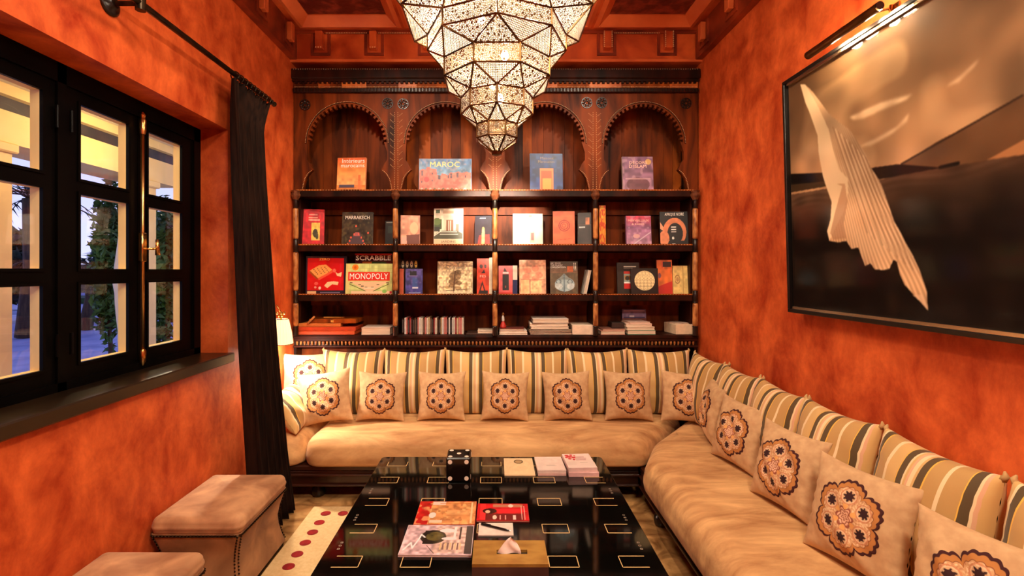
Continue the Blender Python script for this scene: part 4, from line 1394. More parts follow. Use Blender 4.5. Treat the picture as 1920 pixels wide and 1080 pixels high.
while x < 868:
    i += 1
    c, nm = rc.choice(cdcol)
    if x < 757: c, nm = cdcol[3]
    wd_ = rc.choice((2.4, 2.6, 3.2)) if 758 < x else 5
    h_ = .128 + rc.uniform(-.002, .006)
    key = (nm, wd_)
    loc = ((x + wd_ / 2 - U0) * kc, 3.83, Z4)
    if key not in protos:
        t = thing('cd_case', '', 'CD', loc, (0, 0, 0), 'CD cases on the lowest shelf')
        w2 = wd_ * kc * .46
        MB().box((-w2, 0, 0), (w2, .14, h_)).build('case', cmat(c, .2), t, world=False)
        MB().box((-w2 * .55, -.0006, .012), (w2 * .55, .0, h_ - .012)).build('spine_label', cmat(tuple(min(255, v * .6 + 60) for v in c)), t, world=False)
        protos[key] = t
    else:
        t = dup(protos[key])
        t.location = loc
    t['label'] = 'CD case with a %s spine, %s from the left in the row of CDs' % (nm, ordinal(i))
    x += wd_ + rc.choice((.35, .4, .5))
# silver low boxes right of the CDs
stack(0, 0, [(876, 924, .010, .25, 0, (60, 36, 26), 'thin dark folder under the pale booklet beside the middle column', False, 'folder', 'folder'),
             (896, 924, .018, .2, .02, (236, 206, 180), 'pale booklet on a dark folder left of the middle column', True, 'book', 'booklet'),])
stack(0, 0, [(936, 987, .016, .24, 0, (240, 222, 206), 'bottom white magazine right of the middle column, lowest shelf', True, 'magazine', 'magazine'),
             (936, 986, .014, .22, .03, (236, 214, 200), 'second white magazine right of the middle column, lowest shelf', True, 'magazine', 'magazine'),
             (938, 982, .014, .20, -.04, (120, 60, 50), 'magazine with a dark red cover topping the pile right of the middle column', True, 'magazine', 'magazine')])
zz = Z4 + .0465
t = thing('figurine', 'small red and white figurine standing on magazines by the middle column', 'figurine', ((943 - U0) * k_, 3.87, zz))
MB().lathe([(.028, 0), (.026, .01), (.018, .035), (.011, .05), (.009, .052)], (0, 0, 0), 14).build('robe', cmat((200, 50, 40)), t, world=False, smooth=True)
MB().lathe([(.010, .05), (.012, .06), (.010, .085), (.005, .10)], (0, 0, 0), 12).build('torso', 'white_ink', t, world=False, smooth=True)
MB().lathe([(.002, .098), (.009, .105), (.010, .112), (.006, .121), (.001, .123)], (0, 0, 0), 12).build('head', 'bone', t, world=False, smooth=True)
names = ['lowest', 'second', 'third', 'fourth', 'fifth', 'sixth', 'seventh']
its = []
cs = [(60, 48, 40), (96, 70, 56), (50, 44, 30), (236, 214, 196), (240, 220, 200), (70, 50, 44), (238, 216, 200)]
xx = [(992, 1068), (990, 1066), (991, 1067), (993, 1062), (992, 1061), (995, 1063), (997, 1062)]
hh = [.016, .014, .014, .022, .020, .006, .030]
for i in range(7):
    its.append((xx[i][0], xx[i][1], hh[i], .24, [.0, .03, -.02, .01, -.01, .03, 0][i], cs[i], '%s magazine from the shelf in the tall stack in the third bay' % names[i], True, 'magazine', 'magazine'))
stack(0, 0, its)
stack(0, 0, [(1070, 1110, .075, .24, -.05, (236, 206, 180), 'thick block of cream paper left of the fourth column', False, 'paper', 'paper_block')])
stack(0, 0, [(1121, 1165, .030, .22, 0, (226, 160, 140), 'pink paperback at the left of the last bay, lowest shelf', True, 'book', 'book'),
             (1124, 1166, .012, .2, .03, (150, 100, 84), 'thin brown book upon the pink paperback, last bay', True, 'book', 'book')])
tag(MB().box((-.05, -.07, 0), (.05, .07, .045), .004).build('dark_box', cmat((56, 40, 34)), loc=None, world=False), 'small dark box on the brown book in the last bay', 'box')
bpy.data.objects['dark_box'].location = ((1156 - U0) * k_, 3.92, Z4 + .0435)
bpy.data.objects['dark_box'].name = 'small_box'
stack(0, 0, [(1170, 1221, .034, .22, 0, (30, 120, 90), 'green spined book at the bottom of the pile in the last bay', True, 'book', 'book'),
             (1168, 1219, .026, .21, .04, (236, 220, 190), 'cream book upon the green one in the last bay', True, 'book', 'book'),
             (1169, 1216, .024, .20, -.05, (240, 210, 190), 'pale book with bent pages near the top of the pile in the last bay', True, 'book', 'book'),
             (1172, 1211, .012, .18, .10, (232, 190, 170), 'open leaflet topping the pile in the last bay', True, 'booklet', 'booklet')])
p = P((120, 110, 150), 56, 40).grad((110, 104, 150), (150, 130, 160), 0, .4).grad((120, 70, 60), (170, 110, 90), .4, 1).noise(.15, 8).rect(.05, .34, .95, .40, (60, 70, 120)).rect(.2, .5, .6, .95, (190, 120, 96), .7).rect(.05, .05, .95, .08, (210, 200, 210)).rect(.3, .28, .5, .36, (220, 210, 220))
book(1167, 580, 1212, 628, 3, (110, 100, 130), p, 'book with a coastal picture standing behind the pile in the last bay', Y=4.0, lean=.06)
stack(0, 0, [(1255, 1292, .080, .2, .12, (236, 206, 170), 'thick block of cream papers at the right end of the lowest shelf', False, 'paper', 'paper_block')])
t = flatbook((1273 - U0) * k_, 3.90, Z4 + .081, .12, .15, .006, .5, (226, 190, 170), 'folded leaflet on the paper block at the right end of the lowest shelf', 'booklet', 'booklet')

# ================================================================ SEATING
def offset_poly_pts(corners, r, n=6, per=.06):
    """convex polygon (ccw) with rounded corners -> list of (point, normal)"""
    out = []
    m = len(corners)
    C_ = [Vector(c) for c in corners]
    rl = r if isinstance(r, (list, tuple)) else [r] * m
    segs = []
    for i in range(m):
        p, a, b_ = C_[i], C_[i - 1], C_[(i + 1) % m]
        d1 = (a - p).normalized()
        d2 = (b_ - p).normalized()
        ang = d1.angle(d2)
        L = rl[i] / math.tan(ang / 2)
        c = p + (d1 + d2).normalized() * rl[i] / sin(ang / 2)
        s = p + d1 * L
        e = p + d2 * L
        n1 = (s - c).normalized()
        n2 = (e - c).normalized()
        arc = []
        for k in range(n + 1):
            v = n1.lerp(n2, k / n).normalized()
            arc.append((c + v * rl[i], v))
        segs.append(arc)
    for i in range(m):
        out.extend(segs[i])
        p, q = segs[i][-1], segs[(i + 1) % m][0]
        L = (q[0] - p[0]).length
        kk = int(L / per)
        for j in range(1, kk):
            t_ = j / kk
            out.append((p[0].lerp(q[0], t_), p[1]))
    return out
def pad(corners, r, z0, z1, e, crown=0.0, seed=1, amp=.0, bulge=.0):
    """soft slab with rounded edges e, plan polygon 'corners'"""
    pts = offset_poly_pts(corners, r)
    cen = sum((p for p, _ in pts), Vector((0, 0))) / len(pts)
    rg = random.Random(seed)
    ph = [(rg.uniform(2, 7), rg.uniform(2, 7), rg.uniform(0, 6)) for _ in range(5)]
    def nz(x, y):
        return amp * sum(sin(a * x + b_ * y + c) for a, b_, c in ph) / 5
    rings = []
    N = 6
    eb = min(e, .028)
    for k in range(N + 1):
        a = pi / 2 * k / N
        rings.append([(p.x - n_.x * eb * (1 - sin(a)), p.y - n_.y * eb * (1 - sin(a)), z0 + eb * (1 - cos(a))) for p, n_ in pts])
    for k in range(1, 5):
        t_ = k / 5
        bl = bulge * sin(pi * t_)
        rings.append([(p.x + n_.x * bl, p.y + n_.y * bl, z0 + eb + (z1 - z0 - e - eb) * t_) for p, n_ in pts])
    for k in range(N + 1):
        a = pi / 2 * k / N
        rings.append([(p.x - n_.x * e * (1 - cos(a)), p.y - n_.y * e * (1 - cos(a)), z1 - e + e * sin(a) + nz(p.x, p.y) * sin(a)) for p, n_ in pts])
    last = rings[-1]
    lx0, lx1 = min(q[0] for q in last), max(q[0] for q in last)
    ly0, ly1 = min(q[1] for q in last), max(q[1] for q in last)
    LX_, LY_ = lx1 - lx0, ly1 - ly0
    for k in range(1, 13):
        t_ = k / 12
        rr = []
        for (x, y, z) in last:
            if LY_ > LX_:
                qx, qy = (lx0 + lx1) / 2, min(max(y, ly0 + LX_ / 2), ly1 - LX_ / 2)
            else:
                qx, qy = min(max(x, lx0 + LY_ / 2), lx1 - LY_ / 2), (ly0 + ly1) / 2
            X_, Y_ = x + (qx - x) * t_, y + (qy - y) * t_
            rr.append((X_, Y_, z1 + crown * (1 - (1 - t_) ** 2) + nz(X_, Y_)))
        rings.append(rr)
    b = MB()
    b.loft(rings, cap='bottom')
    return b
ZSEAT = .43
# wooden base, L shaped, in two pieces
def platform(name_, lab, x0, x1, y0, y1, legs, rail):
    t = thing(name_, lab, 'sofa base', ((x0 + x1) / 2, (y0 + y1) / 2, 0))
    MB().box((x0, y0, .20), (x1, y1, .235), .006).build('seat_board', 'base_wood', t)
    for (a, b_) in rail:
        MB().box(a, b_, .004).build('rail', 'base_wood', t)
    for (a, b_) in legs:
        MB().lathe([(.025, 0), (.040, .012), (.045, .035), (.040, .06), (.024, .072), (.03, .085), (.03, .12)], (a, b_, 0), 14).build('leg', 'ebony', t, smooth=True)
    return t
platform('sofa_base', 'dark wooden base of the long bench along the bookcase', XL + .02, .955, 3.17, 3.86, [(-1.2, 3.25), (-.5, 3.25), (.2, 3.25), (.85, 3.6), (-1.2, 3.8)],
         [((XL + .02, 3.17, .10), (.955, 3.20, .20)), ((XL + .02, 3.15, .17), (.955, 3.175, .186)), ((XL + .02, 3.15, .105), (.955, 3.175, .118))])
platform('sofa_base', 'dark wooden base of the bench along the right wall', .962, XR - .005, .35, 3.86, [(1.0, 2.87), (1.0, 2.1), (1.0, 1.3), (1.0, .5), (1.5, 3.7)],
         [((.962, .35, .10), (.99, 3.16, .20)), ((.945, .35, .17), (.968, 3.14, .186)), ((.945, .35, .105), (.968, 3.14, .118))])
def mattress(corners, r, lab, seed, z1=ZSEAT, crown=.012, e=.10):
    b = pad(corners, r, .236, z1, e, .002, seed, .010, .006)
    o = b.build('seat_mattress', 'velvet', loc=(sum(c[0] for c in corners) / len(corners), sum(c[1] for c in corners) / len(corners), .236), smooth=True)
    tag(o, lab, 'sofa cushion')
    return o
m1 = mattress([(-1.27, 3.13), (.985, 3.13), (1.56, 3.84), (-1.27, 3.84)], [.11, .11, .11, .11], 'long tan velvet seat mattress in front of the bookcase', 2)
m2 = mattress([(.87, .40), (1.59, .40), (1.59, 3.80), (1.03, 3.13), (.87, 2.80)], [.11, .11, .11, .2, .22], 'long tan velvet seat mattress along the right wall', 5)
m3 = mattress([(XL + .02, 3.14), (-1.276, 3.14), (-1.276, 3.83), (XL + .02, 3.83)], [.11, .11, .11, .11], 'short tan velvet seat end piece behind the curtain', 8)
def pillow_mesh(name, w_, h_, th, pinch=.08, n=28, seed=1, wr=.004, sag=.0, e=.55, mat_='linen', stripe=False, zb_=0, flatb=.0):
    """soft cushion standing in XZ, front towards -Y, base at z=0"""
    rg = random.Random(seed)
    ph = [(rg.uniform(4, 13), rg.uniform(4, 13), rg.uniform(0, 6)) for _ in range(6)]
    vs_, fs, uv = [], [], []
    def pt(u, v, s):
        k = pinch
        x = w_ / 2 * u * (1 - k * (1 - v * v) * abs(u) ** 1.5)
        z = h_ / 2 * v * (1 - (k + (sag if v > 0 else 0)) * (1 - u * u) * abs(v) ** 1.5) + h_ / 2
        if v < 0:
            z += -(-v) * h_ / 2 * k * (1 - u * u) * abs(v) ** 1.5 * flatb
        q = max(0.0, (1 - u ** 2)) ** e * max(0.0, (1 - v ** 2)) ** e
        y = s * th / 2 * q
        edge = (abs(u) ** 3 + abs(v) ** 3)
        wv = sum(sin(a * u + b_ * v + c) for a, b_, c in ph) / 6
        pin = sin(v * 26 + seed) * max(0, abs(u) - .62) * 1.6
        y += s * q * (wr * 2.2 * wv) + s * wr * 1.3 * pin * (1 - v * v)
        return (x, y, z)
    for s in (-1, 1):
        for j in range(n + 1):
            for i in range(n + 1):
                # denser towards the border
                u = sin((i / n - .5) * pi)
                v = sin((j / n - .5) * pi)
                vs_.append(pt(u, v, s))
                uv.append((u + 1) / 2)
    m = (n + 1) ** 2
    for s in (0, 1):
        for j in range(n):
            for i in range(n):
                a = s * m + j * (n + 1) + i
                f = (a, a + 1, a + n + 2, a + n + 1)
                fs.append(f if s == 0 else f[::-1])
    me = bpy.data.meshes.new(name)
    me.from_pydata(vs_, [], fs)
    at_ = me.attributes.new('stripe', 'FLOAT', 'POINT')
    at_.data.foreach_set('value', uv)
    bm = bmesh.new()
    bm.from_mesh(me)
    bmesh.ops.remove_doubles(bm, verts=bm.verts, dist=.0004)
    bmesh.ops.recalc_face_normals(bm, faces=bm.faces)
    bm.to_mesh(me)
    bm.free()
    me.polygons.foreach_set('use_smooth', [True] * len(me.polygons))
    me.materials.append(MATS[mat_])
    return me, pt
def obj(name, me, parent=None):
    o = bpy.data.objects.new(name, me)
    C.objects.link(o)
    o.parent = parent
    return o
striped = [pillow_mesh('cushion', .485, .50, .20, .05, 26, s_, .005, .05, .42, 'striped_cloth')[0] for s_ in (1, 2, 3)]
def striped_cushion(i, loc, rot, lab, sc=(1, 1, 1)):
    o = obj('striped_cushion', striped[i % 3])
    o.location = loc
    o.rotation_euler = rot
    o.scale = sc
    tag(o, lab, 'cushion', 'striped back cushions of the corner sofa')
    # small gathered corner tufts at the top
    for s_ in (-1, 1):
        b = MB()
        b.tube([(s_ * .232, 0, .485), (s_ * .243, .0, .50), (s_ * .236, .0, .512)], [.012, .009, .003], 6)
        b.build('corner_tuft', 'striped_cloth_plain', o, world=False, smooth=True)
    return o
nmat('striped_cloth_plain', (206, 168, 112), (186, 146, 92), 30, rough=.8)
ordn = ['first', 'second', 'third', 'fourth', 'fifth', 'sixth']
bx6 = [(600, 718), (718, 835), (835, 950), (950, 1065), (1065, 1180), (1180, 1293)]
for i, (a, c) in enumerate(bx6):
    Y = 3.70
    x = ((a + c) / 2 - U0) * Y / FPX
    striped_cushion(i, (x, 3.69, ZSEAT - .012), (-.14, (.01, -.015, .0, .012, -.01, .01)[i], (.02, -.03, .02, -.01, .03, -.04)[i]),
                    'striped beige and olive cushion against the bookcase, %s from the curtain side' % ordn[i])
ys = [3.40, 2.96, 2.56, 2.12, 1.66, 1.19, .72]
for i, y in enumerate(ys):
    wd_ = (3.62, 3.20, 2.79, 2.34, 1.89, 1.42, .95)[i]
    striped_cushion(i + 1, (1.475, y, ZSEAT - .012), (-.13, (.01, -.01, .012, -.012, .0, .01, 0)[i], -pi / 2 + (.10, .02, -.02, .03, -.02, .02, 0)[i]),
                    'striped beige and olive cushion against the right wall, %s from the bookcase corner' % (ordn + ['seventh'])[i], (.93, 1, 1))
# large striped cushion lying at the curtain end
o = obj('striped_cushion', pillow_mesh('cushion', .50, .50, .17, .05, 26, 9, .006, .05, .42, 'striped_cloth')[0])
o.location = (-1.355, 3.44, ZSEAT + .005)
o.rotation_euler = (-.62, 0, pi / 2 + .1)
o.scale = (1, 1, .62)
tag(o, 'striped cushion slumped low at the curtain end of the sofa', 'cushion')

# embroidered cushions
def medallion_pic_mesh(me_pt, cx, cz, R, name='embroidery', nr=56, na=216):
    vs_, cols = [], []
    for j in range(nr + 1):
        r = j / nr
        for i in range(na):
            a = 2 * pi * i / na
            lob = .90 + .085 * abs(cos(3 * (a - pi / 2)))
            lob = .80 + .20 * abs(cos(3 * (a - pi / 2))) ** .6
            sc_ = 1 + .06 * abs(sin(15 * a))
            Rm = R * lob * sc_
            rr = r * Rm
            x, z = rr * cos(a) * .94, rr * sin(a) * 1.05
            u = (cx + x) / (w0 / 2)
            v = (cz + z) / (w0 / 2)
            p = me_pt(u, v, -1)
            vs_.append((p[0], p[1] - .0028 * (1 if j < nr else .3), p[2]))
            # colour by design
            X, Z = x / R / .94, z / R / 1.05
            base = (214, 176, 132)
            if r > .925:
                c = (60, 14, 14)
            elif r > .915:
                c = (226, 190, 140)
            elif r > .80:
                c = (182, 118, 58)
            elif r > .775:
                c = (120, 60, 30)
            else:
                c = (204, 156, 108)
                # curly light tracery
                t_ = sin(X * 34 + 3 * sin(Z * 21)) * sin(Z * 34 + 3 * sin(X * 23))
                if t_ > .5: c = (228, 192, 152)
                elif t_ < -.6: c = (176, 118, 84)
                best = 9
                for k in range(6):
                    ak = pi / 2 + k * pi / 3
                    fx, fz = .60 * cos(ak + pi / 6 - pi / 6), .60 * sin(ak)
                    fx = .56 * cos(ak)
                    fz = .56 * sin(ak)
                    dx, dz = X - fx, Z - fz
                    d = sqrt(dx * dx + dz * dz)
                    if d < best:
                        best, bd = d, math.atan2(dz, dx)
                star = .135 * (1 + .22 * cos(8 * bd))
                if best < star: c = (48, 12, 14)
                elif best < .165: c = (206, 164, 122)
                elif best < .19: c = (222, 188, 148)
                elif best < .225: c = (196, 130, 90)
                dc = sqrt(X * X + Z * Z)
                ac = math.atan2(Z, X)
                if dc < .20 * (1 + .2 * cos(6 * ac)):
                    c = (232, 184, 150) if sin(dc * 70 + 2 * sin(5 * ac)) > -.2 else (160, 96, 70)
                elif dc < .24 * (1 + .2 * cos(6 * ac)):
                    c = (140, 70, 50)
                elif dc < .34 and abs(sin(3 * ac)) > .8:
                    c = (222, 160, 90)
            cols.append((*lin(c), 1))
    fs = []
    for j in range(nr):
        for i in range(na):
            l = (i + 1) % na
            if j == 0:
                fs.append((i, (j + 1) * na + i, (j + 1) * na + l))
            else:
                fs.append((j * na + i, (j + 1) * na + i, (j + 1) * na + l, j * na + l))
    me = bpy.data.meshes.new(name)
    me.from_pydata(vs_, [], fs)
    at_ = me.color_attributes.new('Col', 'FLOAT_COLOR', 'POINT')
    at_.data.foreach_set('color', np.array(cols).reshape(-1))
    me.polygons.foreach_set('use_smooth', [True] * len(me.polygons))
    me.materials.append(MATS['print_fabric'])
    return me
w0 = .38
emb = []
for s_ in (4, 5, 6):
    me, pt = pillow_mesh('cushion', w0, w0, .15, .10, 34, s_, .006, .0, .55, 'linen')
    emb.append((me, medallion_pic_mesh(pt, 0, 0, w0 * .345)))
flap = pillow_mesh
def emb_cushion(i, loc, rot, lab, med_rot=0, sc=1.0, grp='embroidered medallion cushions'):
    me, md = emb[i % 3]
    o = obj('embroidered_cushion', me)
    o.location = loc
    o.rotation_euler = rot
    o.scale = (sc, sc, sc)
    tag(o, lab, 'cushion', grp)
    m_ = obj('embroidery', md, o)
    return o
# along the bookcase: (pixel centre, pixel bottom, Y, scale, yaw, roll)
def on_seat(cx, Y): return ((cx - U0) * Y / FPX, Y, ZSEAT + .008)
rows_ = [(712, 3.47, .93, .05, .03, 'first upright one right of the tilted cushion'),
         (827, 3.48, .93, .02, .005, 'below the CD cases'),
         (946, 3.48, .93, -.04, .02, 'below the middle column of the bookcase'),
         (1065, 3.47, .94, -.06, -.04, 'below the tall magazine stack'),
         (1180, 3.48, .94, -.02, .01, 'on the long bench below the fourth column')]
for i, (cx, Y, s_, yaw, roll, lab) in enumerate(rows_):
    emb_cushion(i, on_seat(cx, Y), (-.22, roll, yaw), 'beige cushion with embroidered medallion, ' + lab, sc=s_)
emb_cushion(1, on_seat(612, 3.40), (-.34, -.13, .12), 'tilted beige medallion cushion with gathered edge nearest the curtain, in lamp light', sc=1.0)
emb_cushion(2, (-1.415, 3.62, ZSEAT + .09), (-.25, .04, .45), 'pale medallion cushion leaning in the corner under the wall lamp', sc=1.02)
emb_cushion(0, (1.375, 3.42, ZSEAT + .008), (-.24, .05, -.15), 'medallion cushion in the corner of the sofa, facing the room', sc=.96)
emb_cushion(1, (1.39, 3.12, ZSEAT + .006), (-.18, .03, -1.78), 'medallion cushion nearest the corner against the right wall, seen edge on', sc=.98)
emb_cushion(2, (1.335, 2.68, ZSEAT + .004), (-.24, .02, -1.34), 'medallion cushion second from the corner on the right bench', sc=.97)
emb_cushion(0, (1.31, 2.20, ZSEAT + .004), (-.26, .0, -1.36), 'medallion cushion third from the corner on the right bench', sc=.98)
emb_cushion(1, (1.295, 1.745, ZSEAT + .004), (-.26, .0, -1.28), 'medallion cushion fourth from the corner on the right bench', sc=.99)
emb_cushion(2, (1.31, 1.29, ZSEAT + .004), (-.26, .0, -1.20), 'nearest medallion cushion on the right bench, cut by the frame corner', sc=1.0)

# ================================================================ OTTOMANS
def ottoman(x0, x1, y0, y1, ht, lab):
    t = thing('ottoman', lab, 'ottoman', ((x0 + x1) / 2, (y0 + y1) / 2, 0))
    def ring(ins, z, r=.02):
        pts = offset_poly_pts([(x0 + ins, y0 + ins), (x1 - ins, y0 + ins), (x1 - ins, y1 - ins), (x0 + ins, y1 - ins)], r, 3, .04)
        return [(p.x, p.y, z) for p, _ in pts]
    n_ = len(ring(.0, 0))
    prof = [(.0, .035), (.014, .08), (.026, .14), (.030, .19), (.022, .24), (.008, .29), (-.002, ht - .075)]
    rings = []
    for ins, z in prof:
        a = (x0 + ins, y0 + ins, x1 - ins, y1 - ins)
        pts = offset_poly_pts([(x0, y0), (x1, y0), (x1, y1), (x0, y1)], .02, 3, .04)
        cx_, cy_ = (x0 + x1) / 2, (y0 + y1) / 2
        rings.append([(cx_ + (p.x - cx_) * (1 - ins * 2 / (x1 - x0)), cy_ + (p.y - cy_) * (1 - ins * 2 / (y1 - y0)), z) for p, _ in pts])
    MB().loft(rings).build('body', 'velvet_dark', t, smooth=True, auto=50)
    pad([(x0 - .004, y0 - .004), (x1 + .004, y0 - .004), (x1 + .004, y1 + .004), (x0 - .004, y1 + .004)], .035, ht - .085, ht, .034, .012, 3, .004, .004).build('seat_pad', 'suede', t, smooth=True)
    MB().box((x0 + .012, y0 + .012, 0), (x1 - .012, y1 - .012, .036)).build('plinth', 'ebony', t)
    b = MB()
    pts = offset_poly_pts([(x0 - .004, y0 - .004), (x1 + .004, y0 - .004), (x1 + .004, y1 + .004), (x0 - .004, y1 + .004)], .03, 4, .016)
    b.tube([(p.x, p.y, ht - .082) for p, _ in pts], .004, 5, closed=True)
    for p, n__ in pts:
        c = Vector((p.x + n__.x * .003, p.y + n__.y * .003, ht - .079))
        b.add([c + Vector(v) * .0055 for v in ((1, 0, 0), (0, 1, 0), (-1, 0, 0), (0, -1, 0), (0, 0, 1), (0, 0, -1))], [(0, 1, 4), (1, 2, 4), (2, 3, 4), (3, 0, 4), (1, 0, 5), (2, 1, 5), (3, 2, 5), (0, 3, 5)])
    for (cx_, cy_, sx_, sy_) in ((x0, y0, 1, 1), (x1, y0, -1, 1), (x1, y1, -1, -1)):
        for side in (0, 1):
            for k in range(18):
                z = .05 + (ht - .14) * k / 17
                ins = np.interp(z, [q[1] for q in prof], [q[0] for q in prof])
                d = .010
                c = Vector((cx_ + sx_ * (ins + (d if side else -.002)), cy_ + sy_ * (ins + (-.002 if side else d)), z))
                b.add([c + Vector(v) * .0055 for v in ((1, 0, 0), (0, 1, 0), (-1, 0, 0), (0, -1, 0), (0, 0, 1), (0, 0, -1))], [(0, 1, 4), (1, 2, 4), (2, 3, 4), (3, 0, 4), (1, 0, 5), (2, 1, 5), (3, 2, 5), (0, 3, 5)])
    b.build('nailhead_trim', 'stud', t)['kind'] = 'stuff'
    return t
ottoman(-1.575, -1.165, 2.18, 2.67, .40, 'tan velvet ottoman with waisted sides and nailheads, nearest the curtain')
ottoman(-1.585, -1.175, 1.46, 1.94, .40, 'tan velvet ottoman nearest the camera, cut by the lower frame edge')

# ================================================================ RUG
t = thing('rug', 'cream rug with a border of red dots under the black table', 'rug', (-.2, 1.6, .0005))
MB().box((-1.167, -.3, .0005), (.74, 3.08, .010)).build('pile', 'rug_cream', t)
def dotm(x, y):
    return MB().loft([[(x + r * .031 * cos(a), y + r * .028 * sin(a), z) for a in [2 * pi * k / 18 for k in range(18)]] for r, z in ((1, .0095), (1, .0125), (.8, .0135))])
for k in range(18):
    dotm(-1.06, 2.99 - .1075 * k).build('red_dot', 'rug_red', t)
for k in range(1, 17):
    dotm(-1.06 + .1075 * k, 2.99).build('red_dot', 'rug_red', t)

# ================================================================ TABLE
ZT = .42
tb = thing('coffee_table', 'large black lacquered coffee table with gold squares inlaid in its top', 'table', (-.02, 2.0, 0))
X0, X1, Y0, Y1 = -.672, .634, 1.15, 2.85
b = MB()
pts = offset_poly_pts([(X0, Y0), (X1, Y0), (X1, Y1), (X0, Y1)], .02, 4, .3)
b.loft([[(p.x, p.y, ZT - .014) for p, _ in pts], [(p.x, p.y, ZT - .001) for p, _ in pts], [(p.x - n_.x * .002, p.y - n_.y * .002, ZT) for p, n_ in pts]])
b.build('table_top', 'lacquer', tb)
MB().box((X0 + .03, Y0 + .03, ZT - .085), (X1 - .03, Y1 - .03, ZT - .015)).build('apron', 'table_frame', tb)
for x in (X0 + .09, X1 - .09):
    for y in (Y0 + .09, Y1 - .12):
        MB().lathe([(.03, 0), (.045, .02), (.035, .06), (.05, .14), (.055, .22), (.04, .28), (.05, .34)], (x, y, 0), 14).build('leg', 'table_frame', tb, smooth=True)
def inlay(x0, x1, y0, y1, sides='LRTB'):
    b = MB()
    w_ = .0028
    z0, z1 = ZT - .0004, ZT + .0005
    if 'L' in sides: b.box((x0, y0, z0), (x0 + w_, y1, z1))
    if 'R' in sides: b.box((x1 - w_, y0, z0), (x1, y1, z1))
    if 'B' in sides: b.box((x0, y0, z0), (x1, y0 + w_ * 1.4, z1))
    if 'T' in sides: b.box((x0, y1 - w_ * 1.4, z0), (x1, y1, z1))
    b.build('gold_inlay', 'gold_line', tb)
rowsY = [2.534, 2.294, 2.057, 1.823, 1.59, 1.35]
for y in rowsY:
    for xc in (-.30, -.021, .261):
        inlay(xc - .057, xc + .057, y - .037, y + .037)
    inlay(-.615, -.513, y - .037, y + .037, 'RTB')
    inlay(.478, .58, y - .037, y + .037, 'LTB')
for xc in (-.30, -.021, .261, -.56, .52):
    inlay(xc - .057, xc + .057, 2.715, 2.775, 'LRB')
for i, y in enumerate([2.43, 2.17, 1.95, 1.72, 1.48]):
    for j in range(3):
        for (xs, s_) in ((.585, 1), (-.625, -1)):
            text_mesh('o' if (i + j) % 2 else '8', .012, .012, 'grey_ink', tb, (xs - tb.location.x + s_ * .0, y - .022 * j - tb.location.y, ZT + .0006 - tb.location.z), 'margin_mark', flat=True)
# things on the table
def W2(x, y, z):
    Y = FPX * (EYE - z) / (y - V0)
    return Vector(((x - U0) * Y / FPX, Y, z))
c = W2(859, 905, ZT)
d_ = .128
t = thing('large_die', 'large black die with white pips standing on the table', 'die', (c.x, c.y + d_ / 2, ZT + .001), (0, 0, .01))
MB().box((-d_ / 2, -d_ / 2, 0), (d_ / 2, d_ / 2, .128), .006).build('die_body', 'dice_black', t, world=False)
def pip(x, y, z, ax):
    r = .0115
    rings = []
    for q, h_ in ((1, 0), (1, .0008), (.7, .001)):
        if ax == 'z':
            rings.append([(x + q * r * cos(a), y + q * r * sin(a), z + h_) for a in [2 * pi * k / 14 for k in range(14)]])
        elif ax == 'y':
            rings.append([(x + q * r * cos(a), y - h_, z + q * r * sin(a)) for a in [2 * pi * k / 14 for k in range(14)]])
        else:
            rings.append([(x + h_ * ax, y + q * r * cos(a), z + q * r * sin(a)) for a in [2 * pi * k / 14 for k in range(14)]])
    MB().loft(rings).build('pip', 'dice_white', t, world=False)
q = .043
for (a, b_) in ((-q, -q), (q, -q), (0, 0), (-q, q), (q, q)):
    pip(a, b_, .128, 'z')
for (a, b_) in ((-q, -q), (q, -q), (-q, q), (q, q)):
    pip(a, -d_ / 2, .064 + b_, 'y')
for (a, b_) in ((-q, -q), (q, q)):
    pip(-d_ / 2, a, .064 + b_, -1)
    pip(d_ / 2, a, .064 + b_, 1)
def on_table(px0, px1, pyb, pyt, h_, label, cat, name, board, pic=None, rz=0, titles=(), cover=False, z=None, n=1):
    """px range along the front edge, front edge bottom pyb, back edge of the top pyt"""
    z = z or ZT + .0012
    f0 = W2(px0, pyb, z)
    f1 = W2(px1, pyb, z)
    back = W2(px0, pyt, z + h_)
    dp = back.y - f0.y
    return flatbook((f0.x + f1.x) / 2, f0.y + dp / 2, z, f1.x - f0.x, dp, h_, rz, board, label, cat, name, None, pic, cover, titles)
p = P((238, 206, 160), 60, 50).noise(.03, 6).ell(.5, .22, .16, .13, (90, 70, 50)).ell(.5, .22, .12, .09, (170, 140, 100)).noise(.02, 20)
on_table(946, 1004, 893, 859, .006, 'cream card with a small dark emblem near the back edge of the table', 'card', 'card', (236, 204, 160), p)
p = P((236, 212, 200), 60, 60).noise(.03, 6).bars(.35, .62, .8, .7, 2, (170, 160, 150)).bars(.3, .15, .8, .2, 1, (210, 180, 170)).rect(.2, .3, .7, .31, (220, 190, 180))
on_table(1009, 1062, 892.5, 884, .006, 'x', 'x', 'x', (1, 1, 1)) if False else None
f = W2(1008, 893, ZT + .001)
f2 = W2(1063, 893, ZT + .001)
flatbook((f.x + f2.x) / 2, f.y + .1, ZT + .001, f2.x - f.x - .006, .19, .014, .0, (236, 196, 186), 'lower half of the pad stack in the middle of the table back edge', 'notepad', 'notepad', cover=False)
flatbook((f.x + f2.x) / 2 - .002, f.y + .102, ZT + .0155, f2.x - f.x - .004, .19, .014, .02, (238, 214, 204), 'white pad topping the middle stack at the table back edge', 'notepad', 'notepad', cover=False, pic=p)
p = P((240, 216, 206), 60, 70).noise(.03, 6).bars(.4, .2, .9, .5, 3, (190, 140, 140)).bars(.5, .62, .9, .66, 1, (170, 150, 140))
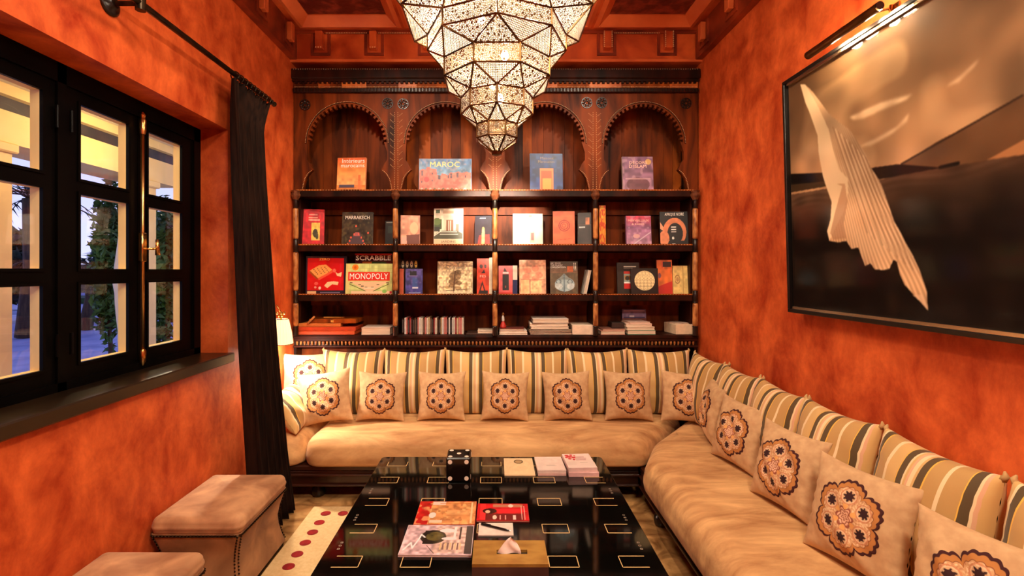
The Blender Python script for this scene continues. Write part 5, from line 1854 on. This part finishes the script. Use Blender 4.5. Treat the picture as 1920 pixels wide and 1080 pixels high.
for (u, v, a_, b_) in ((.14, .12, .08, .05), (.3, .1, .06, .05), (.22, .22, .12, .07), (.36, .28, .07, .06), (.2, .36, .07, .06), (.34, .42, .05, .05), (.1, .25, .05, .06), (.42, .16, .04, .04)):
    p.ell(u, v, a_, b_, (206, 40, 60))
f = W2(1066, 894, ZT + .001)
f2 = W2(1124, 894, ZT + .001)
flatbook((f.x + f2.x) / 2, f.y + .10, ZT + .001, f2.x - f.x - .004, .20, .022, 0, (236, 190, 186), 'pink edged lower pad of the right stack on the table', 'notepad', 'notepad', cover=False)
flatbook((f.x + f2.x) / 2 - .008, f.y + .108, ZT + .0235, f2.x - f.x - .01, .20, .022, .05, (240, 206, 200), 'pad with red flowers topping the right stack on the table', 'notepad', 'notepad', cover=False, pic=p)
# magazines
p = P((190, 30, 24), 80, 56).noise(.08, 5)
p.rect(.22, .02, 1, 1, (226, 150, 90)).noise(.2, 9).noise(.7, 12, (246, 190, 120), .55).noise(.5, 14, (150, 84, 50), .62).rect(.23, .02, .46, .16, (240, 206, 190)).rect(.24, .82, .45, .94, (240, 200, 170)).ell(.27, .62, .06, .12, (230, 220, 210)).rect(.92, .05, .95, .95, (240, 200, 150)).rect(.36, .08, .9, .12, (200, 110, 50), .7).rect(.5, .4, .9, .6, (236, 180, 120), .5)
zm = ZT + .0012
f = W2(776, 988, zm)
flatbook(-.221, 2.178, zm, .268, .21, .007, .0, (200, 60, 40), 'red and orange magazine under the white one on the table', 'magazine', 'magazine', pic=p)
p = P((200, 30, 34), 80, 44).noise(.15, 8).rect(.05, .05, .16, .95, (240, 50, 50)).rect(.16, .62, .9, .98, (110, 30, 28)).rect(.3, .05, .9, .22, (190, 120, 90)).poly([(.36, .34), (.9, .30), (.98, .5), (.7, .58), (.4, .6)], (236, 40, 46)).ell(.24, .46, .14, .16, (60, 20, 16)).ell(.20, .50, .05, .09, (240, 180, 150)).rect(.44, .7, .46, .95, (230, 150, 140)).rect(.54, .7, .56, .95, (230, 150, 140)).rect(.7, .7, .75, .95, (240, 200, 190)).rect(.86, .15, .88, .95, (240, 160, 150)).rect(.92, .15, .93, .95, (240, 160, 150)).ell(.66, .14, .05, .1, (240, 210, 190)).ell(.34, .82, .04, .12, (240, 200, 180))
flatbook(.036, 2.185, zm, .235, .155, .006, -.01, (180, 30, 34), 'red magazine with a reclining lady in red on the table', 'magazine', 'magazine', pic=p)
p = P((214, 176, 180), 90, 74).noise(.08, 6).rect(.45, .05, .9, .95, (220, 180, 160), .6)
p.ell(.42, .42, .19, .24, (54, 44, 30)).rect(.28, .2, .44, .66, (40, 30, 24)).ell(.44, .40, .13, .15, (90, 78, 40)).noise(.25, 18).line(.04, .86, .12, .62, .014, (246, 236, 236)).line(.12, .62, .16, .8, .012, (246, 236, 236)).line(.16, .8, .22, .5, .012, (246, 236, 236)).line(.22, .5, .24, .34, .012, (246, 236, 236)).line(.24, .34, .3, .44, .012, (246, 236, 236)).line(.36, .72, .48, .96, .006, (50, 40, 36))
p.rect(.9, .03, 1, .97, (70, 60, 60)).rect(.80, .06, .83, .5, (70, 50, 50)).rect(.72, .06, .75, .5, (240, 230, 225)).ell(.66, .48, .11, .05, (240, 220, 220)).ell(.62, .2, .12, .07, (240, 222, 222))
for k in range(9):
    p.rect(.54 + .035 * k, .62, .56 + .035 * k, .84, (120, 90, 80) if k % 2 else (236, 190, 140))
flatbook(-.233, 1.958, zm, .285, .218, .008, -.01, (226, 196, 200), 'pinkish white magazine with a dark round flower picture on the table', 'magazine', 'magazine', pic=p)
bpy.data.objects[-1] if False else None
flatbook(.004, 2.042, zm, .148, .095, .006, .0, (236, 214, 200), 'small white notepad with a black pen lying on it', 'notepad', 'notepad', cover=False)
t = thing('pen', 'black pen lying across the small white notepad', 'pen', (.0, 2.044, zm + .006 + .0055), (0, 0, -.42))
MB().tube([(-.066, 0, 0), (-.062, 0, 0), (.045, 0, 0), (.062, 0, 0), (.07, 0, 0)], [.003, .0048, .0048, .003, .001], 10).build('barrel', 'dice_black', t, world=False, smooth=True)
MB().box((-.064, -.0015, .003), (-.02, .0015, .0078), .0005).build('clip', 'dice_black', t, world=False)
MB().tube([(.058, 0, 0), (.072, 0, 0)], [.0034, .0008], 8).build('tip', 'silver_trim', t, world=False)
# tissue box
HB = .10
a = W2(885, 1058, ZT + HB)
b2 = W2(1029, 1058, ZT + HB)
bk = W2(885, 1013, ZT + HB)
w_, dp = b2.x - a.x, bk.y - a.y
t = thing('tissue_box', 'gold topped tissue box with a tissue standing out of its slot', 'tissue box', ((a.x + b2.x) / 2, a.y + dp / 2, ZT + .001))
MB().box((-w_ / 2, -dp / 2, 0), (w_ / 2, dp / 2, HB - .012)).build('box_body', 'tissue_side', t, world=False)
b = MB()
sw, sd = .055, .013
cx_ = .008
z0, z1 = HB - .0115, HB - .001
b.box((-w_ / 2, -dp / 2, z0), (w_ / 2, -sd, z1)).box((-w_ / 2, sd, z0), (w_ / 2, dp / 2, z1)).box((-w_ / 2, -sd, z0), (cx_ - sw, sd, z1)).box((cx_ + sw, -sd, z0), (w_ / 2, sd, z1))
b.build('lid', 'tissue_gold', t, world=False)
MB().box((cx_ - sw, -sd, z0 - .0005), (cx_ + sw, sd, z0)).build('slot_lining', 'black_ink', t, world=False)
b = MB()
N = 14
rings = []
for k in range(8):
    s_ = k / 7
    ww = .043 * (1 - s_ ** 1.6)
    rings.append([(cx_ - .010 + ww * u + .006 * s_, .004 * sin(u * 4 + k) - .002 + .008 * s_, HB - .006 + .055 * s_) for u in np.linspace(-1, 1, N)])
vs_ = [p_ for r in rings for p_ in r]
fs = [(j * N + i, j * N + i + 1, (j + 1) * N + i + 1, (j + 1) * N + i) for j in range(7) for i in range(N - 1)]
o = MB().add(vs_, fs).build('tissue', 'tissue', t, world=False, smooth=True)
# ================================================================ CURTAIN AND ROD
RX, RZ = -1.47, 2.64
ct = thing('curtain_rod', 'dark iron curtain rod with finials above the window', 'curtain rod', (RX, 2.2, RZ))
MB().tube([(RX, .75, RZ), (RX, 3.13, RZ)], .014, 12).build('rod', 'iron', ct, smooth=True)
for y, s_ in ((3.13, 1), (.75, -1)):
    o = MB().lathe([(.014, 0), (.018, .006), (.012, .014), (.010, .03), (.016, .04), (.018, .048), (.012, .06), (.004, .066), (.002, .07)], (0, 0, 0), 12).build('finial', 'iron', ct, world=False, smooth=True)
    o.rotation_euler = (-pi / 2 * s_, 0, 0)
    o.location = (0, y - 2.2, 0)
for y in (1.98, 1.05):
    b = MB()
    b.tube([(XL, y, RZ), (RX + .01, y, RZ)], .011, 8)
    b.tube([(RX, y, RZ - .03), (RX, y, RZ + .03)], .02, 10)
    b.build('bracket_arm', 'iron', ct, smooth=True, auto=40)
    o = MB().lathe([(.05, 0), (.052, .006), (.042, .012), (.03, .014), (.022, .026), (.018, .028)], (0, 0, 0), 18).build('bracket_rosette', 'ebony', ct, world=False, smooth=True)
    o.rotation_euler = (0, pi / 2, 0)
    o.location = (XL - RX, y - 2.2, 0)
for k in range(9):
    y = 2.70 + .048 * k
    pts = [(RX + .024 * cos(a), y + .004 * sin(a * 2), RZ - .006 + .024 * sin(a)) for a in [2 * pi * i / 16 for i in range(16)]]
    MB().tube(pts, .0035, 5, closed=True).build('curtain_ring', 'iron', ct, smooth=True)
# gathered curtain: folds run along its top line, widening towards the floor
NS, NZ = 220, 46
vs_ = []
for j in range(NZ + 1):
    s_ = j / NZ
    z = (RZ - .022) * (1 - s_) + .012 * s_
    # centre line and half extents at this height
    tt = min(1, s_ / .12)
    y0 = 2.675 + .02 * s_
    y1 = np.interp(s_, [0, .03, .08, .3, .6, .85, 1], [3.115, 3.06, 2.985, 2.985, 2.985, 3.0, 3.04])
    xin = np.interp(s_, [0, .06, .2, .6, 1], [RX + .00, RX + .005, RX + .02, RX + .085, RX + .17])
    amp = np.interp(s_, [0, .08, .5, 1], [.02, .032, .045, .055])
    for i in range(NS + 1):
        u = i / NS
        fold = sin(u * 2 * pi * 9.5 + .5 * sin(s_ * 3 + u * 5))
        fold2 = sin(u * 2 * pi * 4.3 + 1.3 + s_)
        y = y0 + (y1 - y0) * (u + .012 * cos(u * 2 * pi * 9.5))
        x = xin - .005 - .03 * (1 - u) * s_ + amp * (fold * .75 + .3 * fold2)
        vs_.append((max(x, XL + .035), y, z))
fs = [(j * (NS + 1) + i, j * (NS + 1) + i + 1, (j + 1) * (NS + 1) + i + 1, (j + 1) * (NS + 1) + i) for j in range(NZ) for i in range(NS)]
o = MB().add(vs_, fs).build('curtain', 'curtain_cloth', loc=(RX, 2.9, .01), smooth=True)
md = o.modifiers.new('thickness', 'SOLIDIFY')
md.thickness = .003
tag(o, 'dark brown floor length curtain gathered beside the window', 'curtain')

# ================================================================ WALL LAMP
LY, LX = 3.38, XL + .115
lc = W(527, 620, LY)
lt = thing('wall_lamp', 'brass wall lamp with scrolls and a pleated cream shade behind the curtain', 'wall lamp', (XL, LY, lc.z))
SX = (527 - U0) * LY / FPX
SX = XL + .0 + .10 if SX < XL + .08 else SX
zb_, zt_ = EYE - (645 - V0) * LY / FPX, EYE - (598 - V0) * LY / FPX
vs_ = []
N = 48
for (r, z) in ((.077, zb_), (.068, zb_ + (zt_ - zb_) * .45), (.048, zt_)):
    for k in range(N):
        a = 2 * pi * k / N
        rr = r * (1 + (.045 if k % 2 else -.045))
        vs_.append((SX + rr * cos(a), LY + rr * sin(a), z))
fs = [(j * N + k, j * N + (k + 1) % N, (j + 1) * N + (k + 1) % N, (j + 1) * N + k) for j in range(2) for k in range(N)]
MB().add(vs_, fs).build('lamp_shade', 'pleated_shade', lt)
for (r, z) in ((.078, zb_), (.049, zt_)):
    MB().tube([(SX + r * cos(2 * pi * k / 32), LY + r * sin(2 * pi * k / 32), z) for k in range(32)], .003, 5, closed=True).build('shade_ring', 'dark_brass', lt)
b = MB()
b.tube([(SX, LY, zt_ - .05), (SX, LY, zt_ + .05)], .008, 8)
for s_ in (-1, 1):
    pts = []
    for k in range(22):
        a = k / 21 * 4.6
        r = .034 * (1 - k / 26)
        pts.append((SX + .0 + s_ * (.012 + r * (1 - cos(a)) * .6), LY - .01, zt_ + .015 + .07 * k / 21 * .5 + r * sin(a) * .9))
    b.tube(pts, .005, 6)
b.build('scroll', 'brass', lt, smooth=True)
b = MB()
b.tube([(XL + .006, LY, zt_ + .06), (XL + .05, LY, zt_ + .10), (SX, LY, zt_ + .045)], .006, 8)
b.build('arm', 'brass', lt, smooth=True)
MB().box((XL + .0005, LY - .035, zt_ - .02), (XL + .009, LY + .035, zt_ + .13), .003).build('back_plate', 'brass', lt)
MB().lathe([(.008, zt_ - .12), (.019, zt_ - .10), (.02, zt_ - .08), (.012, zt_ - .055)], (SX, LY, 0), 12).build('bulb', 'bulb', lt, smooth=True)
lamp('wall_lamp_light', 'POINT', (SX, LY, zb_ + .02), 46, (1, .90, .74), .035)

# ================================================================ PICTURE ON THE RIGHT WALL
pw, ph_ = 1.82, 1.206
LEAN = .026
pc = thing('framed_picture', 'large framed sepia picture of a cloth blowing over dunes on the right wall', 'picture', (XR - .045, 2.51, EYE - .215), (0, -LEAN, 0))
# local frame: y runs from 0 (far edge) to -pw, z up, face at x = -thickness
p = Pic(700, 465, (150, 112, 76))
def uvp(x, y):
    Y = FPX * 1.545 / (x - U0)
    z = EYE - (y - V0) * Y / FPX
    return ((2.51 - Y) / pw, 1 - (z - (EYE - .215)) / ph_)
def PP(pts): return [uvp(a, b_) for a, b_ in pts]
p.grad((86, 62, 40), (196, 150, 106), 0, .55).grad((196, 150, 106), (206, 160, 118), .55, 1)
p.noise(.16, 6)
p.seed = 40
p.noise(.12, 14)
p.seed = 300
p.noise(.35, 5, (96, 66, 42), .55).noise(.30, 9, (214, 172, 124), .6)
for pts in ([(1592, 217), (1615, 206), (1650, 190), (1690, 178), (1712, 172), (1700, 184), (1660, 200), (1620, 219), (1600, 222)],
            [(1608, 274), (1640, 258), (1680, 236), (1704, 210), (1700, 226), (1670, 250), (1630, 272)],
            [(1775, 158), (1800, 140), (1840, 104), (1830, 120), (1800, 150)]):
    cl_ = soften(Pic(700, 465, (0, 0, 0)).poly(PP(pts), (1, 1, 1)).a[..., 0], 5)
    p.put(cl_ * (.5 + .6 * vnoise(465, 700, 40, 8)), (238, 204, 160), .9)
# dunes
p.poly(PP([(1688, 307), (1760, 262), (1820, 232), (1919, 176)]) + [(1, .30), (1, .62), (.34, .66)], (104, 72, 46))
p.seed = 90
p.noise(.14, 18)
p.poly(PP([(1850, 300), (1919, 262)]) + [(1, .45), (1, .58)] + PP([(1919, 290)]), (186, 128, 80), .9)
low = PP([(1476, 366), (1560, 352), (1649, 337), (1700, 322), (1762, 314), (1830, 304), (1919, 290)]) + [(1, .56), (1, 1.01), (0, 1.01)]
m_ = Pic(700, 465, (0, 0, 0)).poly(low, (255, 255, 255)).a[..., 0] > 128
k = np.clip((p.y - .46) / .22, 0, 1)[..., None]
kk = k + (vnoise(465, 700, 24, 9)[..., None] - .5) * .25
lowc = np.array((112, 80, 56)) * (1 - np.clip(kk, 0, 1)) + np.array((17, 10, 7)) * np.clip(kk, 0, 1)
rip = (np.sin((p.y * 260) + np.sin(p.x * 22) * 3)[..., None]) * 7 * np.clip(1 - abs(k - .25) * 3, 0, 1)
p.a = np.where(m_[..., None], lowc + rip, p.a)
p.poly(PP([(1476, 326), (1535, 324), (1570, 322), (1630, 315), (1680, 308), (1720, 311), (1762, 315), (1700, 326), (1649, 336), (1580, 344), (1476, 338)]), (14, 9, 7))
p.poly(PP([(1476, 346), (1540, 338), (1545, 350), (1476, 362)]), (60, 44, 26)).poly(PP([(1476, 338), (1545, 335), (1545, 340), (1476, 347)]), (12, 9, 7))
p.line(*uvp(1688, 307), *uvp(1919, 176), .003, (60, 40, 26))
p.line(*uvp(1762, 314), *uvp(1792, 307), .006, (20, 14, 10))
# the cloth
outl = [(1501, 154), (1510, 190), (1517, 208), (1531, 252), (1532, 283), (1535, 310), (1539, 331), (1545, 352), (1554, 380), (1551, 414), (1544, 436), (1548, 455), (1565, 458), (1580, 455), (1589, 471), (1602, 468), (1608, 488), (1614, 504), (1624, 499), (1632, 510), (1648, 512), (1660, 509), (1668, 492), (1674, 496), (1679, 520), (1687, 540), (1697, 552), (1709, 566), (1722, 580), (1731, 592), (1730, 575), (1729, 553), (1718, 515), (1705, 484), (1693, 462), (1683, 440), (1671, 418), (1660, 382), (1649, 348), (1640, 330), (1630, 315), (1622, 292), (1611, 271), (1590, 240), (1570, 225), (1554, 211), (1538, 188), (1523, 167), (1510, 154)]
cm = Pic(700, 465, (0, 0, 0)).poly(PP(outl), (255, 255, 255)).a[..., 0] > 128
# streaks fanning from the upper left
ox, oy = uvp(1503, 60)
ang = np.arctan2(p.x - ox, p.y - oy)
st = .5 + .5 * np.sin(ang * 620 + 3 * vnoise(465, 700, 8, 4) * 3)
st = .55 * st + .45 * vnoise(465, 700, 14, 31)
st2 = vnoise(465, 700, 10, 77)
base = np.array((158, 118, 82)) * (1 - st[..., None]) + np.array((232, 194, 150)) * st[..., None]
base = base * (.72 + .5 * st2[..., None])
p.a = np.where(cm[..., None], base, p.a)
hl = [(1501, 154), (1510, 190), (1517, 208), (1531, 252), (1532, 283), (1539, 331), (1554, 380), (1551, 414), (1544, 436), (1548, 455), (1560, 430), (1576, 400), (1586, 360), (1586, 335), (1570, 318), (1560, 280), (1552, 240), (1535, 200), (1520, 170), (1510, 154)]
hm = Pic(700, 465, (0, 0, 0)).poly(PP(hl), (255, 255, 255)).a[..., 0] > 128
p.a = np.where(hm[..., None], np.array((240, 206, 160)) * (.78 + .3 * st2[..., None]), p.a)
p.poly(PP([(1565, 345), (1575, 350), (1560, 400), (1550, 440), (1556, 452), (1580, 450), (1575, 425), (1584, 380), (1580, 345)]), (176, 130, 94), .75)
p.poly(PP([(1700, 560), (1722, 560), (1730, 590), (1712, 568)]), (232, 192, 152), .7)
keep = p.a.copy()
for k_i in range(14):
    x_ = 1560 + k_i * 5
    p.line(*uvp(x_, 235 + k_i * 5), *uvp(x_ + 60 + k_i * 2, 440 + k_i * 6), .0014, (244, 212, 172) if k_i % 2 else (120, 86, 60), .5)
p.a = np.where(cm[..., None], p.a, keep)
# keep the drawn lines inside the cloth or sky only softly
for c_i in range(3):
    p.a[..., c_i] = soften(p.a[..., c_i], 1)
p.a = np.clip(p.a, 0, 255)
tmp = Pic(4, 4, 0)
def yplane(pic, w__, h__, parent, x):
    o = pic_mesh(pic, w__, h__, None, (0, 0, 0), 'print_glossy2', 'picture_print')
    o.parent = parent
    o.rotation_euler = (0, 0, -pi / 2)
    o.location = (x, -pw / 2, .018)
    return o
print_mat('print_glossy2', .6)
MATS['print_glossy2'].node_tree.nodes['Principled BSDF'].inputs['Specular IOR Level'].default_value = .08
yplane(p, pw - .036, ph_ - .036, pc, -.012)
fw = .018
for (a, c, nm) in (((-.036, -pw, 0), (.0, 0, fw), 'frame_rail'), ((-.036, -pw, ph_ - fw), (.0, 0, ph_), 'frame_rail'), ((-.036, -fw, fw), (.0, 0, ph_ - fw), 'frame_stile'), ((-.036, -pw, fw), (.0, -pw + fw, ph_ - fw), 'frame_stile')):
    MB().box(a, c, .002).build(nm, 'frame_black', pc, world=False)
for z0 in (fw, ph_ - fw - .014):
    MB().box((-.030, -pw + fw, z0), (-.0125, -fw - .012, z0 + .014), .001).build('inner_fillet', 'silver_trim', pc, world=False)
MB().box((-.010, -pw + .002, .002), (-.001, -.002, ph_ - .002)).build('backing', 'frame_black', pc, world=False)
MB().add([(-.019, -pw + fw, fw + .014), (-.019, -fw, fw + .014), (-.019, -fw, ph_ - fw - .014), (-.019, -pw + fw, ph_ - fw - .014)], [(0, 1, 2, 3)]).build('picture_glass', 'picture_glass', pc, world=False)

# picture light
nmat('picture_bulb', (255, 240, 210), None, rough=.3, emis=(255, 226, 180), es=420)
pl = thing('picture_light', 'slim brass picture light on an arm above the large picture', 'picture light', (XR, 1.93, 2.56))
A, B = Vector((1.45, 2.21, EYE + 1.0)), Vector((1.45, 1.80, EYE + 1.0))
b = MB()
N = 18
rings = []
for yy in (A.y, B.y):
    o_ = []
    for rr_ in (.018, .0165):
        aa = [radians(40 + 250 * k / (N - 1)) for k in range(N)]
        if rr_ < .017: aa = aa[::-1]
        o_ += [(1.45 + rr_ * cos(a), yy, EYE + .997 + rr_ * sin(a)) for a in aa]
    rings.append(o_)
b.loft(rings, cap=False)
b.build('lamp_reflector', 'dark_brass', pl, smooth=True, auto=50)
MB().tube([A + Vector((0, .004, 0)), A - Vector((0, .008, 0))], .016, 12).build('end_cap', 'ebony', pl)
MB().tube([B - Vector((0, .004, 0)), B + Vector((0, .008, 0))], .016, 12).build('end_cap', 'ebony', pl)
b = MB()
b.tube([(1.45, 1.98, EYE + 1.01), (1.53, 1.95, EYE + 1.05), (1.59, 1.93, EYE + 1.06), (1.60, 1.93, EYE + 1.05)], .0045, 8)
b.tube([(1.602, 1.93, EYE + 1.075), (1.602, 1.93, EYE + .985)], .007, 8)
b.build('arm', 'brass', pl, smooth=True)
MB().box((XR - .008, 1.905, EYE + .98), (XR - .0005, 1.955, EYE + 1.08), .002).build('wall_plate', 'brass', pl)
for y, r_b in ((1.83, .020), (2.02, .018), (2.11, .011)):
    MB().tube([(1.456, y - r_b * 1.3, EYE + .994), (1.456, y + r_b * 1.3, EYE + .994)], .009, 10).build('bulb', 'picture_bulb', pl, smooth=True)
lamp('picture_light_glow', 'POINT', (1.48, 1.88, EYE + .982), 1.4, WARM2, .02)
lamp('picture_light_glow', 'POINT', (1.48, 2.07, EYE + .982), 1.0, WARM2, .02)

# ================================================================ CHANDELIER
CX, CY = .008, 2.0
ch = thing('chandelier', 'large tiered pierced brass lantern chandelier hanging over the table', 'chandelier', (CX, CY, EYE + .49))
# rings: (height above eye, radius, phase) phase 0: facet to the front, 1: corner to the front
RG = [(.500, .020, 0), (.549, .089, 0), (.607, .089, 0), (.657, .150, 1), (.726, .150, 1), (.785, .228, 0), (.858, .228, 0), (.925, .290, 1), (.990, .290, 1),
      (1.035, .400, 0), (1.120, .400, 0), (1.190, .46, 1), (1.30, .46, 1), (1.38, .36, 0), (1.46, .36, 0), (1.56, .20, 1), (1.62, .20, 1), (1.70, .04, 0)]
def ringpts(h, r, ph):
    o = []
    for k in range(8):
        a = -pi / 2 + (k + (0 if ph else .5)) * pi / 4
        o.append(Vector((CX + r * cos(a), CY + r * sin(a), EYE + h)))
    return o
RP = [ringpts(*q) for q in RG]
inv = wmat(ch).inverted()
def facet(pts, m, nm):
    me = bpy.data.meshes.new(nm)
    loc = [inv @ p_ for p_ in pts]
    me.from_pydata([tuple(v) for v in loc], [], [tuple(range(len(pts)))])
    n_ = (loc[1] - loc[0]).cross(loc[2] - loc[0]).normalized()
    e1 = (loc[1] - loc[0]).normalized()
    e2 = n_.cross(e1)
    c0 = sum(loc, Vector()) / len(loc)
    uvl = me.uv_layers.new(name='UVMap')
    off = Vector((random.random() * 3, random.random() * 3))
    for i, lp in enumerate(me.polygons[0].loop_indices):
        d = loc[me.loops[lp].vertex_index] - c0
        uvl.data[lp].uv = (d.dot(e1) + off.x, d.dot(e2) + off.y)
    me.materials.append(MATS[m])
    o = bpy.data.objects.new(nm, me)
    C.objects.link(o)
    o.parent = ch
bars = MB()
done = set()
def bar(a, b_, r=.0042):
    k = tuple(sorted((tuple(round(v, 4) for v in a), tuple(round(v, 4) for v in b_))))
    if k in done: return
    done.add(k)
    bars.tube([a, b_], r, 5)
for i in range(len(RG) - 1):
    A_, B_ = RP[i], RP[i + 1]
    pa, pb = RG[i][2], RG[i + 1][2]
    for k in range(8):
        l = (k + 1) % 8
        bar(B_[k], B_[l])
        if i == 0: bar(A_[k], A_[l], .003)
        if pa == pb:
            facet([A_[k], A_[l], B_[l], B_[k]], 'lace_floral', 'pierced_panel')
            bar(A_[k], B_[k])
        else:
            # triangles between shifted rings
            if pa == 0:   # corner k of A at +.5, corners of B at k and k+1
                facet([A_[k], B_[l], B_[k]], 'lace_floral' if k % 2 or i > 6 else 'lace_mesh', 'pierced_panel')
                facet([A_[k], A_[l], B_[l]], 'lace_mesh' if (k + i) % 3 == 0 else 'lace_floral', 'pierced_panel')
                bar(A_[k], B_[k]); bar(A_[k], B_[l])
            else:         # corner k of A at k, corners of B at k-.5, k+.5
                facet([A_[k], B_[k], B_[k - 1]], 'lace_floral' if (k + i) % 2 else 'lace_mesh', 'pierced_panel')
                facet([A_[k], A_[l], B_[k]], 'lace_floral', 'pierced_panel')
                bar(A_[k], B_[k]); bar(A_[k], B_[k - 1])
bars.build('frame', 'dark_brass', ch)
MB().lathe([(.003, EYE + .482), (.021, EYE + .486), (.021, EYE + .500)], (CX, CY, 0), 8).build('bottom_cap', 'dark_brass', ch)
b = MB()
b.tube([(CX, CY, EYE + .60), (CX, CY, EYE + 1.70)], .008, 8)
for k in range(4):
    a = k * pi / 2 + .6
    b.tube([(CX, CY, EYE + 1.16), (CX + .12 * cos(a), CY + .12 * sin(a), EYE + 1.14), (CX + .19 * cos(a), CY + .19 * sin(a), EYE + 1.12)], .005, 6)
b.build('inner_stem', 'dark_brass', ch, smooth=True)
for (bx1, by1, bz1) in ((-.17, 1.9, 2.60), (.19, 1.88, 2.66), (-.06, 2.16, 2.62), (.04, 1.95, 2.36), (.02, 2.0, 2.2)):
    MB().lathe([(.004, -.0), (.012, .006), (.016, .018), (.012, .032), (.007, .04)], (bx1, by1, bz1 + .03), 12).build('bulb', 'bulb', ch, smooth=True)
# chain to the ceiling
z = EYE + 1.70
k = 0
while z < 3.41 - .03:
    pts = []
    for i in range(12):
        a = 2 * pi * i / 12
        dx, dz = .009 * cos(a), .02 * sin(a)
        pts.append((CX + (dx if k % 2 else 0), CY + (0 if k % 2 else dx), z + .012 + dz))
    MB().tube(pts, .003, 5, closed=True).build('chain_link', 'dark_brass', ch)
    z += .029
    k += 1
MB().lathe([(.05, 3.40), (.06, 3.44), (.05, 3.474)], (CX, CY, 0), 16).build('ceiling_rose', 'dark_brass', ch)
for o in bpy.data.objects:
    if o.type == 'MESH' and o.parent is None and 'kind' not in o and 'label' not in o:
        print('UNTAGGED', o.name)
